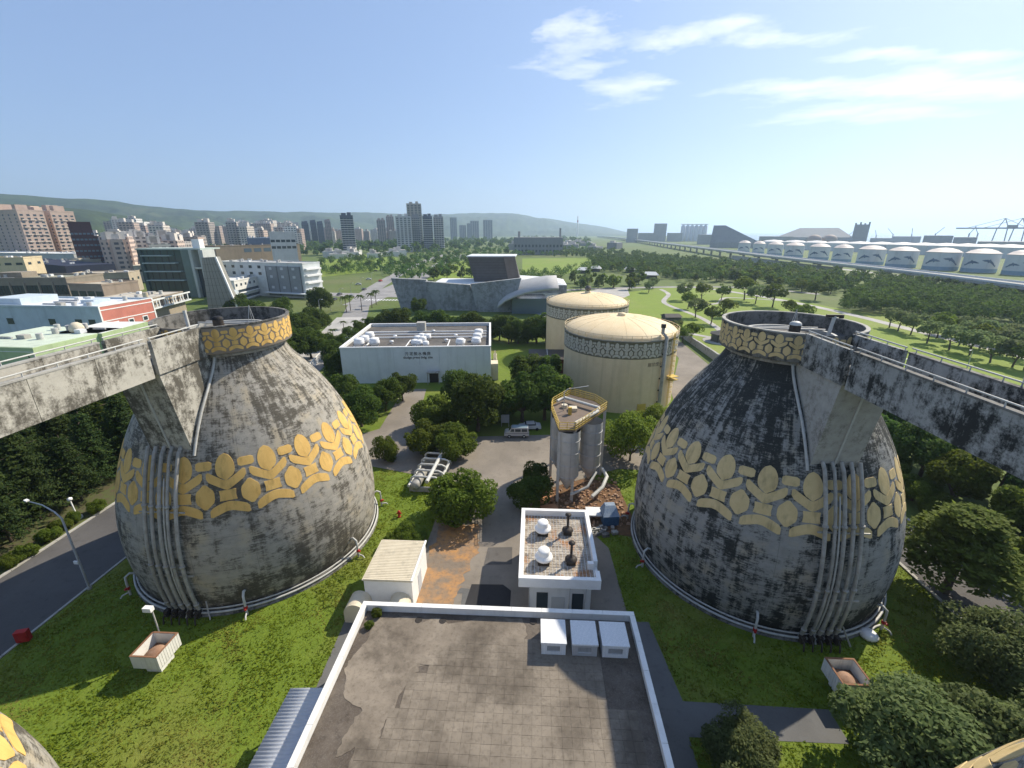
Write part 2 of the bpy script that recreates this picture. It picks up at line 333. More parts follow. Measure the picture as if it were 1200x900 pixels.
def pm(c, rough=.75, streak=True):                           # painted wall of a given colour, made once
    k = tuple(round(x, 3) for x in c)
    if k not in _pc: _pc[k] = plain('wall_paint_%d' % len(_pc), k, tuple(x * .8 for x in k), .35, rough, streak=streak, dirt=.25)
    return _pc[k]
def banded(name, wall, win, floor_h, bay, fill=.55, wide=.6):
    """Wall of a far block, its storeys of windows too small to tell apart."""
    b = NB(name); p = b.obj(); s = b.node('ShaderNodeSeparateXYZ'); b.l.new(p, s.inputs[0])
    nz = b.math('ABSOLUTE', b.node('ShaderNodeNewGeometry').outputs['Normal']) if False else None
    fz = b.math('FRACT', b.math('DIVIDE', s.outputs[2], floor_h)); fx = b.math('FRACT', b.math('DIVIDE', b.math('ADD', s.outputs[0], s.outputs[1]), bay))
    m = b.math('MULTIPLY', b.math('LESS_THAN', b.math('ABSOLUTE', b.math('SUBTRACT', fz, .5)), fill / 2), b.math('LESS_THAN', b.math('ABSOLUTE', b.math('SUBTRACT', fx, .5)), wide / 2))
    oi = b.node('ShaderNodeObjectInfo'); hs = b.node('ShaderNodeHueSaturation'); hs.inputs['Color'].default_value = (*wall, 1); b.l.new(b.rng(oi.outputs['Random'], 0, 1, .75, 1.2), hs.inputs['Value'])
    return b.done(b.mix(m, hs.outputs[0], win), .7)
# ------------------------------------------------------------------ the setting
rnd = random.Random(7)
def struct(name, mb, m): return tag(mb.build(name, m), kind='structure')
def sheet(name, poly, z, m, dens=0):
    mb = MB(); n = len(poly)
    a = sum(poly[i][0]*poly[(i+1)%n][1]-poly[(i+1)%n][0]*poly[i][1] for i in range(n))
    if a < 0: poly = poly[::-1]
    mb.add([(p[0], p[1], z) for p in poly], [tuple(range(n))]); return struct(name, mb, m)
def strip(name, line, w, z, m, kind=True):                    # a road or path along a line
    pts = [Vector((p[0], p[1], 0)) for p in line]; L, Rr = [], []
    for i, p in enumerate(pts):
        t = (pts[min(i+1, len(pts)-1)] - pts[max(i-1, 0)]).normalized(); n = Vector((-t.y, t.x, 0)) * w/2
        L.append(p + n); Rr.append(p - n)
    mb = MB(); n = len(pts)
    mb.add([(q.x, q.y, z) for q in L] + [(q.x, q.y, z) for q in Rr], [(n+i, n+i+1, i+1, i) for i in range(n-1)])
    return struct(name, mb, m)
def smooth_line(pts, k=6):
    out = []; P = [Vector((p[0], p[1], 0)) for p in pts]
    for i in range(len(P)-1):
        p0, p1, p2, p3 = P[max(i-1,0)], P[i], P[i+1], P[min(i+2, len(P)-1)]
        for j in range(k):
            t = j/k; out.append(.5*((2*p1)+(p2-p0)*t+(2*p0-5*p1+4*p2-p3)*t*t+(3*p1-p0-3*p2+p3)*t**3))
    return out + [P[-1]]
ax = [-20000,-9000,-4500,-2200,-1100,-600,-350,-220,-140,-90,-60,-35,-15,5,25,45,70,110,170,260,400,650,1100,2200,4500,9000,20000]
mb = MB(); n = len(ax)
mb.add([(x, y, 0) for y in ax for x in ax], [(j*n+i, j*n+i+1, (j+1)*n+i+1, (j+1)*n+i) for j in range(n-1) for i in range(n-1)])
struct('ground', mb, GROUND)
Z1, Z2, Z3, Z4 = .02, .04, .06, .08
sheet('lawn', [(-47,-20),(42,-20),(42,100),(46,170),(-58,170),(-56,60),(-47,60)], Z1, GRASS)
sheet('road', [(-58,-30),(-47.3,-30),(-47.3,62),(-58,62)], Z2, ASPH)
def kerb(name, x0, y0, x1, y1, w=.35, h=.14, m=None):
    mb = MB(); mb.bar((x0, y0, h/2+.02), (x1, y1, h/2+.02), w, h); return struct(name, mb, m or CONC)
for k in range(14): kerb('kerb', -58.2, -8+k*5.0, -58.2, -3.05+k*5.0)
for k in range(14): kerb('kerb', -47.1, -8+k*5.0, -47.1, -3.05+k*5.0, .25, .1)
sheet('road', [(42.6,-30),(49.6,-30),(49.6,75),(42.6,75)], Z2, ASPH)
for k in range(14): kerb('kerb', 42.4, -8+k*5.0, 42.4, -3.05+k*5.0)
for k in range(14): kerb('kerb', 49.9, -8+k*5.0, 49.9, -3.05+k*5.0)
# the works yard and the lanes off it
sheet('yard', [(-12.6,29),(10,29),(9.5,44),(6,50),(-1.2,50.5),(-1.9,57),(-7.8,57),(-12.5,50.5)], Z2, ASPH_Y)
sheet('road', [(-26.5,62),(-8.5,56.9),(3,56.9),(14,63),(30,62),(40,66),(40,72),(15,71),(4,75),(-16,73),(-22.5,77.5),(-25.6,99),(-31,99),(-29.3,76),(-36,70),(-50,66),(-50,61)], Z3, ASPH_Y)
sheet('pavement', [(-16.2,-5),(-13.4,-5),(-13.4,33.5),(-18,33.5)], Z2, PATHM)
sheet('pavement', [(8.2,29),(8.2,-5),(12.2,-5),(12.2,23.2),(24,23.3),(24,25.8),(12.6,25.9),(11.7,33.5),(9.6,33.5)], Z2, PATHM)
sheet('pavement', [(-12.7,29.5),(-9.2,29.5),(-9.2,33.2),(-8.9,36.0),(-7.0,36.2),(-6.6,29.5),(-5,29.5),(-5,36.8),(-9.5,37),(-12.7,33)], Z3, PATHM)
b = NB('rust_stained_concrete'); p = b.pos()
c = b.mix(b.rng(b.noise(p, .28, 6, .7), .40, .58), (.40, .215, .085), (.19, .155, .12)); c = b.mix(b.rng(b.noise(p, 2.4, 5, .7), .5, .72, 0, .7), c, (.12, .09, .07)); RUSTC = b.done(c, .9)
rq = [(-11.4,34),(-7.6,34),(-7.3,38),(-6.0,43),(-6.4,47.5),(-11.5,47.8),(-12.1,40)]; rk = random.Random(8); rq2 = []
for i_, q_ in enumerate(rq):
    w_ = rq[(i_+1) % len(rq)]
    for k_ in range(9): rq2.append((q_[0] + (w_[0]-q_[0])*k_/9 + rk.uniform(-.35,.35), q_[1] + (w_[1]-q_[1])*k_/9 + rk.uniform(-.35,.35)))
sheet('rust_stained_slab', rq2, Z3+.01, RUSTC)
sheet('tar_patch', [(-7.0,30.5),(-1.9,30.5),(-1.9,36.8),(-2.8,37.6),(-6.2,37.5)], Z3+.01, asphalt('fresh_tar', (.025, .025, .027)))
sheet('tar_patch', [(-5.2,40.5),(-2.0,40.7),(-2.1,43.6),(-5.0,43.4)], Z3+.01, asphalt('old_tar', (.085, .08, .075)))
b = NB('bare_earth'); p = b.pos(); RUBG = b.done(b.mix(b.rng(b.noise(p, 1.5, 6, .7), .35, .65), (.20, .105, .05), (.09, .06, .035)), .95)
sheet('bare_earth', [(1.5,50.5),(9,47),(14,46),(13,58),(6,61.5),(1.0,60)], Z2+.01, RUBG)
b = NB('dark_soil'); p = b.pos(); SOIL = b.done(b.mix(b.rng(b.noise(p, .9, 6, .7), .38, .6), (.085, .065, .042), (.075, .10, .03)), .95)  # dark brown soil mottled with dull green
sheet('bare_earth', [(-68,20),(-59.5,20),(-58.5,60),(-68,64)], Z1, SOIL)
# beside the tanks and on towards the park
sheet('road', [(30,84),(44,84),(49.5,97),(50,110),(51,150),(52.3,172),(46,172),(44,130),(33,100)], Z3, ASPH_Y)
sheet('park_lawn', [(56,80),(175,90),(190,160),(150,230),(140,300),(110,330),(44,270),(44,175),(54,172)], Z1, PARKG)
strip('park_path', smooth_line([(150,120),(147,178),(146,206),(139,250),(120,300),(101,312),(60,305),(41,294)]), 5, Z3, PAVE)
strip('park_path', smooth_line([(56,168),(66,158),(72,170),(74,200),(70,240),(82,275),(84,300)]), 2.6, Z3, PAVE)
strip('park_path', smooth_line([(139,250),(112,262),(98,240),(80,232)]), 2.4, Z4, PAVE)
sheet('plaza', [at(585,352), at(640,346), at(700,340), at(735,338), at(738,346), at(700,362), at(640,372)], Z2, PAVE)
strip('far_road', smooth_line([at(610,343), at(740,337), at(870,337), at(960,345)]), 6, Z4, ROADF)
# the avenue past the museum, its crossing, and the streets by the town
ave = [(-62,60),(-63,104),(-66,125),(-70,150),(-78,185),(-95,240),(-108,300),(-122,400),(-140,560),(-150,760)]
strip('avenue', smooth_line(ave), 11, Z2, ROADF)
sheet('plaza', [at(333,430), at(395,372), at(425,372), at(410,392), at(372,428)], Z3, PAVE)
strip('avenue', smooth_line([(-230,300),(-150,270),(-85,262),(-30,268),(10,275)]), 15, Z3, ROADF)
strip('avenue', smooth_line([(-92,225),(-94,300),(-98,420),(-112,560),(-118,760)]), 15, Z2+.01, ROADF)
sheet('far_lawn', [at(372,325), at(378,300), at(455,298), at(472,306), at(440,318)], Z2, PARKG)
sheet('far_lawn', [at(612,318), at(612,303), at(690,302), at(700,312), at(660,322)], Z2, PARKG)
sheet('far_lawn', [at(500,328), at(540,306), at(600,302), at(600,324)], Z2, PARKG)
sheet('far_lawn', [at(838,318), at(850,324), at(985,336), at(1010,325), at(960,322), at(900,317)], Z2, PARKG)
for k in range(12):                                          # zebra stripes of the crossing
    a = Vector((-94 + k*1.7, 243, 0)); sheet('crossing_stripe', [(a.x, 241), (a.x+.85, 241), (a.x+.8, 245.5), (a.x-.05, 245.5)], Z4+.02, WHITE_C)
# water beyond the port
b = NB('sea_water'); p = b.pos(); b.bump(b.noise(b.map(p, (1, 1, 1)), .05, 4, .6), .25, 1.5); SEA = b.done((.06, .10, .12), .18, 0, .5)
sheet('sea', [(700,900),(20000,-4000),(20000,20000),(2500,20000),(1100,2600)], .05, SEA)
# hills
def hillmass(name, table, foot, dist, depth, seed, zscale=1.):
    r2 = random.Random(seed); ph = [(r2.uniform(0, 6.3), r2.uniform(.7, 1.3)) for _ in range(40)]
    def nz(x, y):
        s = 0.
        for k, (p_, q) in enumerate(ph[:14]): s += math.sin(x * (.0016 * 1.33 ** k) * q + p_ + 1.7 * math.sin(y * .0011 * 1.3 ** k + p_ * 2)) / 1.22 ** k
        return s
    azs = np.linspace(table[0][0], table[-1][0], 420); elv = np.interp(azs, [t[0] for t in table], [t[1] for t in table])
    dd = np.interp(azs, [t[0] for t in table], [t[2] for t in table]); rows = 30; mb = MB(); vs = []
    for j in range(rows):
        q = j / (rows - 1)
        for a, e, D in zip(azs, elv, dd):
            d = D * (foot + (1.35 - foot) * q); x, y = d * math.sin(R(a)), d * math.cos(R(a))
            top = CAMH * min(1, e / .5) + D * math.tan(R(e)); s_ = min(1, (d / D - foot) / (1 - foot)); prof = s_ ** 1.25 if d <= D else max(0, 1 - (d / D - 1) / .35) ** .8
            z = top * prof * (1 + .035 * nz(x, y) * (prof ** .3)) + top * .10 * nz(x * 2.4 + 900, y * 2.4) * math.sin(math.pi * min(1, s_))
            vs.append((x, y, max(z, 0) - .6 if q not in (0, 1) else -.6))
    n_ = len(azs); mb.add(vs, [(j*n_+i, j*n_+i+1, (j+1)*n_+i+1, (j+1)*n_+i) for j in range(rows-1) for i in range(n_-1)], True)
    struct(name, mb, HILLM)
hillmass('hills', [(-80,3.2,3300),(-49.8,3.02,3300),(-46,2.9,3300),(-41.8,2.58,3500),(-36,2.3,3800),(-31.3,2.15,4200),(-24,2.1,4600),(-18,2.12,5000),(-12,2.0,5400),(-7,2.12,5800),(-2,1.95,6000),(1.4,1.5,6200),(6.5,.8,6600),(10.6,.22,7000),(13,0,7200)], .62, 0, 0, 3)
hillmass('foothill', [(-70,2.4,1900),(-52,2.3,1900),(-48,2.15,1900),(-45,1.95,1950),(-42.5,1.6,2000),(-40.5,1.1,2050),(-38,.5,2100),(-36,.05,2150)], .7, 0, 0, 11)
# ------------------------------------------------------------------ egg-shaped digesters
_PZ = [0,1,2.5,5,8,11,14,17,19.6,21.6,23.2,24.3,24.9]; _PR = [12.55,12.85,13.1,13.28,13.1,12.5,11.55,10.25,8.72,7.2,6.0,5.45,5.3]
_ZZ = np.linspace(0, 24.9, 60)
def _cr(x, X, Y):
    i = min(max(int(np.searchsorted(X, x)) - 1, 0), len(X) - 2); h = X[i+1] - X[i]; t = (x - X[i]) / h
    m0 = ((Y[i+1]-Y[i])/h if i == 0 else (Y[i+1]-Y[i-1])/(X[i+1]-X[i-1])); m1 = ((Y[i+1]-Y[i])/h if i+2 >= len(X) else (Y[i+2]-Y[i])/(X[i+2]-X[i]))
    return (2*t**3-3*t*t+1)*Y[i] + (t**3-2*t*t+t)*h*m0 + (-2*t**3+3*t*t)*Y[i+1] + (t**3-t*t)*h*m1
def er(z): return _cr(min(max(z, 0), 24.9), _PZ, _PR)
# the six motif pieces, in degrees (for a period of 18) and in heights 0..1 of the band; each a row of (low, high) point pairs
def motif_rows():
    def band(fn_lo, fn_hi, a, b, n=8): return [((a + (b-a)*k/n, fn_lo(k/n)), (a + (b-a)*k/n, fn_hi(k/n))) for k in range(n+1)]
    Zn = lambda z: (z - 10.9) / 5.35
    leaf = []
    for k in range(15):
        t = k/14; w = min(.3 + 8.3*max(0, 2.22*t - .03), 3.95*max(0., math.sin(math.pi*min(1, max(0, .04 + .96*t))))**.5 + .1); z = Zn(13.98 + t*2.32); leaf.append(((-w, z), (w, z)))
    chev = []
    for k in range(17):
        s_ = -1 + k/8; a = abs(s_); a2 = max(a, .06); lo = 13.06 + 1.0*a2; hi = 13.88 + 1.02*a2
        if a > .99: lo, hi = lo + .2, hi - .2
        chev.append(((s_*8.2, Zn(lo)), (s_*8.2, Zn(hi))))
    bar = []
    for k in range(7):
        s_ = -1 + k/3; c_ = .14 if abs(s_) > .99 else 0; bar.append(((s_*3.5, Zn(14.98 + c_)), (s_*3.5, Zn(15.74 - c_))))
    hexa = []
    for k in range(9):
        t = k/8; w = 3.75 * min(1, .16 + 2.9*min(t, 1-t)); z = Zn(11.55 + 2.2*t); hexa.append(((-w, z), (w, z)))
    sq = [((-3.1 - .3*abs(1-2*k/4), Zn(12.17 + .93*k/4)), (3.1 + .3*abs(1-2*k/4), Zn(12.17 + .93*k/4))) for k in range(5)]
    arch = []
    for k in range(17):
        s_ = -1 + k/8; a = abs(s_); hi = 12.07 - .6*a**1.7; lo = 11.22 - .64*max(0, a - .15)
        if a > .99: hi -= .12; lo += .12
        arch.append(((s_*7.5, Zn(lo)), (s_*7.5, Zn(hi))))
    return dict(leaf_motif=(leaf, 0, 0), chevron_motif=(chev, 0, 1), bar_motif=(bar, 9, 1), hexagon_motif=(hexa, 9, 0), square_motif=(sq, 0, 0), arch_motif=(arch, 0, 1))
MOTIF = motif_rows()
def motif_mesh(rows, rad, z0, z1, per, thick, mat, name, mb=None, th0=0.):
    """Thin curved plate on a round wall: rows of point pairs wrapped on radius rad(z)."""
    own = mb is None; mb = mb or MB(); g = []
    def pt(a, h, off):
        z = z0 + h * (z1 - z0); r = rad(z) + off; th = th0 + R(a * per / 18.); return (r*math.cos(th), r*math.sin(th), z)
    rr = []
    for lo, hi in rows: rr.append([(lo[0] + (hi[0]-lo[0])*k/3, lo[1] + (hi[1]-lo[1])*k/3) for k in range(4)])
    n = len(rr); vs = [pt(a, h, thick) for row in rr for a, h in row]; fs = []
    for i in range(n-1):
        for k in range(3): fs.append((i*4+k, i*4+k+1, (i+1)*4+k+1, (i+1)*4+k))
    a0, a1, a2 = (Vector(vs[j]) for j in fs[len(fs)//2][:3])
    if (a1-a0).cross(a2-a0).dot(Vector((a0.x, a0.y, 0))) < 0: fs = [f[::-1] for f in fs]
    rim = [k for k in range(4)] + [i*4+3 for i in range(1, n)] + [(n-1)*4+k for k in (2, 1, 0)] + [i*4 for i in range(n-2, 0, -1)]
    flat = [q for row in rr for q in row]; b0 = len(vs); vs += [pt(*flat[i], -.03) for i in rim]; m = len(rim)
    for k in range(m): fs.append((rim[k], b0+k, b0+(k+1)%m, rim[(k+1)%m]))
    mb.add(vs, fs, False)
    return mb.mesh(name, mat) if own else None

def motifs(parent, rad, z0, z1, per, mat, off, cam_az, span, thick=.035):
    for nm, (rows, da, _) in MOTIF.items():
        me = motif_mesh(rows, rad, z0, z1, per, thick, mat, nm)
        k0 = round(360 / per)
        for k in range(k0):
            th = off + da * per / 18. + k * per
            d = (th - cam_az + 180) % 360 - 180
            if abs(d) < span: o = link(nm, me, parent, (0,0,0), R(th))
def digester(cx, cy, m, shell, gold, bridge, label, leaf_off, sprays, front=True):
    t = thing('egg_digester', label, 'digester', (cx, cy, 0), 0, 'egg shaped concrete digesters')
    mb = MB(); mb.lathe([(er(z), z) for z in _ZZ], 128); sh = mb.build('shell', shell, t)
    MB().lathe([(5.4, 24.3), (5.62, 24.34), (5.62, 24.68), (5.3, 24.7)], 72).build('neck_ring', CONC, t)
    # bowl: parapet wall with coping, floor inside
    g0, g1 = (-math.pi/2 - .36 - .06*m, -math.pi/2 + .36 - .06*m)     # opening towards the bridge
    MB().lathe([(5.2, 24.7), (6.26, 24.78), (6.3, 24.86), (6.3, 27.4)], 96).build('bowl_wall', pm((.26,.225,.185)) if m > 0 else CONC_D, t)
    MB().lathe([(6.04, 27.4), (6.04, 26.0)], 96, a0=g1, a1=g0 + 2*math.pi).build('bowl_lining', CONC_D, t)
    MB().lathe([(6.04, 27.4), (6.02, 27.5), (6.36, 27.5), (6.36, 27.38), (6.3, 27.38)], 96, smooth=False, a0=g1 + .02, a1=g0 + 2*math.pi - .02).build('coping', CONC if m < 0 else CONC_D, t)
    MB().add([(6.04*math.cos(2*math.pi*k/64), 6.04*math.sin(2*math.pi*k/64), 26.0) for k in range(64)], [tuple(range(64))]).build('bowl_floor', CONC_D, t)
    MB().lathe([(3.9, 26.0), (3.9, 26.35), (4.15, 26.35), (4.15, 26.0)], 64, smooth=False).build('channel_lip', PIPE_W, t)
    cam_az = math.degrees(math.atan2(-cy, -cx))
    motifs(t, lambda z: 6.3, 25.08, 27.25, 360/27, gold, leaf_off + 4, cam_az, 105 if front else 60, .025)
    motifs(t, er, 10.9, 16.25, 18., gold, leaf_off, cam_az, 108 if front else 75)
    if not front: return t
    # bowl equipment: mixer, mast, ladder rail
    mx = MB().cyl((.2*m, -1.2, 26.0), .75, .35).cyl((.2*m, -1.2, 26.35), .5, 1.05, 20).build('mixer_motor', DARK, t)
    MB().lathe([(.55, 27.35), (.5, 27.55), (.3, 27.68), (.0, 27.7)], 20, (.2*m, -1.2, 0)).build('motor_hood', PIPE_W if m < 0 else BLACK, mx)
    ms = MB().tube([(1.3*-m if m > 0 else 1.6, -3.4, 26.0), (1.3*-m - .25 if m > 0 else 2.0, -3.2, 28.6)], .16, 8).build('mast', PIPE_W, t)
    if m < 0: MB().box((2.0, -3.2, 28.62), (1.5, .25, .22)).cyl((2.62, -3.2, 28.4), .2, .3, 10).build('floodlight', DARK, ms)
    MB().tube([(-3.9, 1.2, 26.5), (0, .8, 26.55), (3.9, .6, 26.5)], .09, 6).tube([(-3.6, 2.0, 26.5), (3.8, 1.7, 26.5)], .07, 6).build('cross_pipe', PIPE_W, t)
    tp = MB()
    for a in (0, 2.1, 4.2): tp.tube([(1.6 + .45*math.cos(a), 2.2 + .45*math.sin(a), 26.0), (1.6, 2.2, 28.3)], .035, 5)
    tp.build('tripod', PIPE_W, t)
    MB().box((.8*m - .6, -3.0, 26.35), (1.7, 1.1, .7)).box((.8*m + 1.0, -3.6, 26.25), (.8, .8, .5)).build('valve_box', PIPE_W, t)
    # corbel carrying the bridge landing
    x0, x1 = sorted((-2.4*m, 1.9*m))
    prof = [(-11.5, 24.62), (-10.15, 16.5), (-5.5, 16.5), (-3.6, 24.62)]
    c = MB(); c.add([(x0 + .16, y, z) for y, z in prof] + [(x1 - .16, y, z) for y, z in prof], [(0,1,2,3), (7,6,5,4), (0,4,5,1), (1,5,6,2), (3,7,4,0)])
    cb = c.build('corbel', BR_L if m > 0 else CONC, t)
    fxs = [x0 + .2, x1 - .2]
    rb = MB()
    for q in (.5,):
        xx = x0 + (x1 - x0)*q; rb.bar((xx, -11.48, 24.4), (xx, -10.2, 16.6), .16, .12)
    rb.build('corbel_rib', PIPE_W, cb)
    edge = x1 if m > 0 else x0; sgn = 1 if m > 0 else -1
    pth = [(edge + sgn*.12, -math.sqrt(max(er(z)**2 - edge**2, .1)) - .12, z) for z in np.linspace(24.4, 16.4, 14)]
    MB().tube(pth, .13, 8).build('drain_pipe', PIPE_W, t)
    # landing between bowl and bridge: two walls and a floor
    for xx, nm in ((x0 + .16, 'landing_wall'), (x1 - .16, 'landing_wall')):
        MB().bx(xx - .17, xx + .17, -11.6, -5.85, 24.63, 27.5).build(nm, bridge, t)
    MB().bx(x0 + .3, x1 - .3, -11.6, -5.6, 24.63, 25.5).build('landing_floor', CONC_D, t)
    for xx in (x0 + .16, x1 - .16):
        r_ = MB(); r_.tube([(xx, -11.6, 27.75), (xx, -6.0, 27.75)], .06, 6)
        for k in range(4): r_.tube([(xx, -11.5 + k*1.8, 27.5), (xx, -11.5 + k*1.8, 27.75)], .04, 6)
        r_.build('handrail', PIPE_W, t)
    # riser pipes down the flank
    xs = [(-2.35 + .79*k)*m for k in range(5)]
    for k, x in enumerate(xs):
        r = .17 if k != 3 else .14; pth = [(x, -10.3, 17.2)]
        for z in np.linspace(16.6, .9, 22): pth.append((x, -math.sqrt(max(er(z)**2 - x*x, 1)) - .42, z))
        pth += [(x, -13.1, .3), (x, -13.2, -.1)]
        p_ = MB().tube(pth, r, 10).build('riser_pipe', PIPE, t)
        for z in (12.2, 6.4, 1.6): y = -math.sqrt(er(z)**2 - x*x) - .42; MB().lathe([(r, -.12), (r + .07, -.12), (r + .07, .12), (r, .12)], 10, (x, y, z)).build('flange', PIPE, p_)
    x = xs[2] + .34*m; pth = [(x, -math.sqrt(er(z)**2 - x*x) - .3, z) for z in np.linspace(14.6, .8, 16)] + [(x, -13.6, .1)]
    MB().tube(pth, .08, 8).build('riser_pipe', PIPE_W, t)
    for z in (11.6, 5.2):
        y = -er(z) - .1; MB().bar((min(xs) - .5, y + .02 - .12, z), (max(xs) + .7, y - .12, z), .12).build('pipe_bracket', PIPE, t)
    vb = MB()
    for k, x in enumerate(xs): vb.box((x, -13.45, .55), (.38, .5, .7)).tube([(x, -13.4, .7), (x + .25*m, -14.2, .75), (x + .25*m, -14.35, .05)], .07, 6)
    stuff(vb.build('valve_cluster', DARK, t))
    MB().bar((max(xs) + .6, -12.9, 1.6), (max(xs) + 1.2, -13.6, .0), .12).build('pipe_bracket', PIPE, t)
    # ring mains round the foot
    for rr, z, r in ((13.28, .45, .11), (13.02, .7, .08)):
        MB().tube([(rr*math.cos(a), rr*math.sin(a), z) for a in np.linspace(0, 2*math.pi, 97)], r, 8, False).build('ring_main', PIPE_W, t)
    MB().lathe([(12.5, .25), (13.35, .25), (13.4, .02)], 96).build('footing', CONC_D, t)
    for u, v in sprays:
        p_ = at(u, v, .5); a = math.atan2(p_.y - cy, p_.x - cx); ca, sa = math.cos(a), math.sin(a)
        P = lambda r, z: (r*ca, r*sa, z)
        s_ = MB().tube([P(12.7, 1.5), P(13.0, 2.3), P(13.45, 2.55), P(13.85, 2.3), P(13.9, 1.5), P(13.9, .1)], .115, 8).build('spray_bend', PIPE_W, t)
        MB().box(P(13.9, .95), (.26, .26, .34)).cyl(P(14.15, .85), .11, .15, 10).build('valve', RED, s_)
        MB().tube([P(13.9, .45), P(14.5, .4), P(14.7, .15)], .08, 6).build('nozzle', PIPE_W, s_)
    return t
LCX, LCY, RCX, RCY = -33.2, 45.3, 26.0, 45.3
digester(LCX, LCY, 1, EGG_L, GOLD, BR_L, 'grey weathered egg digester with golden motif band, behind the white concrete bridge', -66.4, [(417,648), (289,716), (445,590), (163,688)])
digester(RCX, RCY, -1, EGG_R, GOLD_R, BR_R, 'blackened egg digester with sand coloured motif band, beside the steel silos', -116., [(757,660), (883,734), (1020,725), (742,606)])
digester(LCX, 3.8, 1, EGG_L, GOLD, BR_L, 'top edge of a grey digester with gold motifs at the bottom left corner', -66.4, [], False)
digester(RCX, 3.8, -1, EGG_R, GOLD_R, BR_R, 'top edge of a digester with sand motifs at the bottom right corner', -116., [], False)

def bridge(cx, m, bm, label):
    t = thing('concrete_bridge', label, 'bridge', (cx, 0, 0), 0, 'concrete bridges between the digesters')
    x0, x1 = sorted((-2.4*m, 1.9*m)); y0, y1 = 15.4, 33.2
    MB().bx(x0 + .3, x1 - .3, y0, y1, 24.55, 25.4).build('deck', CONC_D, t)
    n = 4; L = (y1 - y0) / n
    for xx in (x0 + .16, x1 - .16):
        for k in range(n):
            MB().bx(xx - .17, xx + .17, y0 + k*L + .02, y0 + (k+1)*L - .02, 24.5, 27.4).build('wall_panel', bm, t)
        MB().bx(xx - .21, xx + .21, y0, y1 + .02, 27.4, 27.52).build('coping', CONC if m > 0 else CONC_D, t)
        h = MB().tube([(xx, y0, 27.8), (xx, y1, 27.8)], .055, 6).build('handrail', PIPE_W, t)
        for k in range(9): MB().tube([(xx, y0 + .4 + k*(y1-y0-.8)/8, 27.5), (xx, y0 + .4 + k*(y1-y0-.8)/8, 27.8)], .04, 6).build('post', PIPE_W, h)
    MB().tube([(x0 + 1.0, y0, 25.75), (x0 + 1.0, y1 + 5, 25.75)], .22, 8).build('pipe', PIPE, t)
    MB().tube([(x0 + 1.6, y0, 25.65), (x0 + 1.6, y1 + 5, 25.65)], .14, 8).build('pipe', PIPE_W, t)
    # posts of lamps on the far wall
    xx = (x0 if m > 0 else x1); MB().tube([(xx, 25.5, 27.5), (xx, 25.5, 29.0)], .05, 6).build('lamp_post', PIPE_W, t)
bridge(LCX, 1, BR_L, 'pale stained concrete bridge running left from the grey digester')
bridge(RCX, -1, BR_R, 'black stained concrete bridge running right from the blackened digester')
# ------------------------------------------------------------------ flat-roofed control building in front
def roof_mat():
    b = NB('weathered_roof_membrane'); p = b.pos(); n = b.noise(p, .35, 6, .65); n2 = b.noise(p, 2.2, 6, .7); n3 = b.noise(p, 11, 3, .7)
    c = b.mix(b.rng(n, .36, .62), (.075, .06, .047), (.13, .11, .09)); c = b.mix(b.rng(n2, .52, .7, 0, .75), c, (.05, .042, .036)); c = b.mix(b.rng(n3, .5, .8, 0, .4), c, (.26, .24, .21)); b.bump(n2, .4, .03); return b.done(c, .9)
ROOFM = roof_mat()
def paver_mat(name, a, bb, dk):
    b = NB(name); p = b.pos(); oi = b.node('ShaderNodeObjectInfo'); n = b.noise(p, .3, 5, .65); n2 = b.noise(p, 3.2, 6, .7)
    c = b.mix(b.rng(n, .38, .62), a, bb); c = b.mix(b.rng(n2, .5, .75, 0, .7), c, dk); c = b.mix(b.rng(oi.outputs['Random'], 0, 1, 0, .2), c, dk); st_ = b.noise(p, .16, 6, .7); c = b.mix(b.rng(st_, .48, .62, 0, .75), c, dk); b.bump(n2, .35, .02); return b.done(c, .9)
PAVER = paver_mat('roof_paver', (.25, .215, .17), (.17, .145, .115), (.075, .062, .048))
CEM = paver_mat('cement_topping', (.28, .24, .19), (.18, .152, .12), (.075, .062, .048))
t = thing('flat_roofed_building', 'low building in front with a weathered flat roof inside white parapets', 'building')
BX0, BX1, BY0, BY1, BZ = -14.15, 8.72, -6.0, 28.9, 6.0
MB().bx(BX0 + .1, BX1 - .1, BY0, BY1 - .1, 0, 5.18).build('wall', WHITE_W, t)
MB().bx(BX0 + .32, BX1 - .32, BY0, BY1 - .32, 5.18, 5.3).build('roof', ROOFM, t)
MB().bx(BX0 + .02, BX1 - .02, BY1 - .3, BY1 - .02, 5.19, 5.9).build('parapet', WHITE, t)
MB().bx(BX0 + .02, BX0 + .3, BY0, BY1 - .31, 5.19, 5.9).build('parapet', WHITE, t)
MB().bx(BX1 - .3, BX1 - .02, BY0, BY1 - .31, 5.19, 5.9).build('parapet', WHITE, t)
n = 9; L = (BX1 - BX0) / n
for k in range(n): MB().bx(BX0 + k*L + .012 - (.05 if k == 0 else 0), BX0 + (k+1)*L - .012 + (.05 if k == n-1 else 0), BY1 - .36, BY1 + .05, 5.9, 6.0).build('coping', WHITE, t)
for k in range(14):
    for xa, xb in ((BX0 - .05, BX0 + .36), (BX1 - .36, BX1 + .05)): MB().bx(xa, xb, BY1 - .372 - (k+1)*2.4 + .012, BY1 - .372 - k*2.4 - .012, 5.9, 6.0 - .002*(k % 3)).build('coping', WHITE, t)
def zz(u, v, z=5.3): p = at(300 + u/2.3077, 680 + v/2.3077, z); return (p.x, p.y)
rf = [o for o in t.children if o.name.startswith('roof')][0]
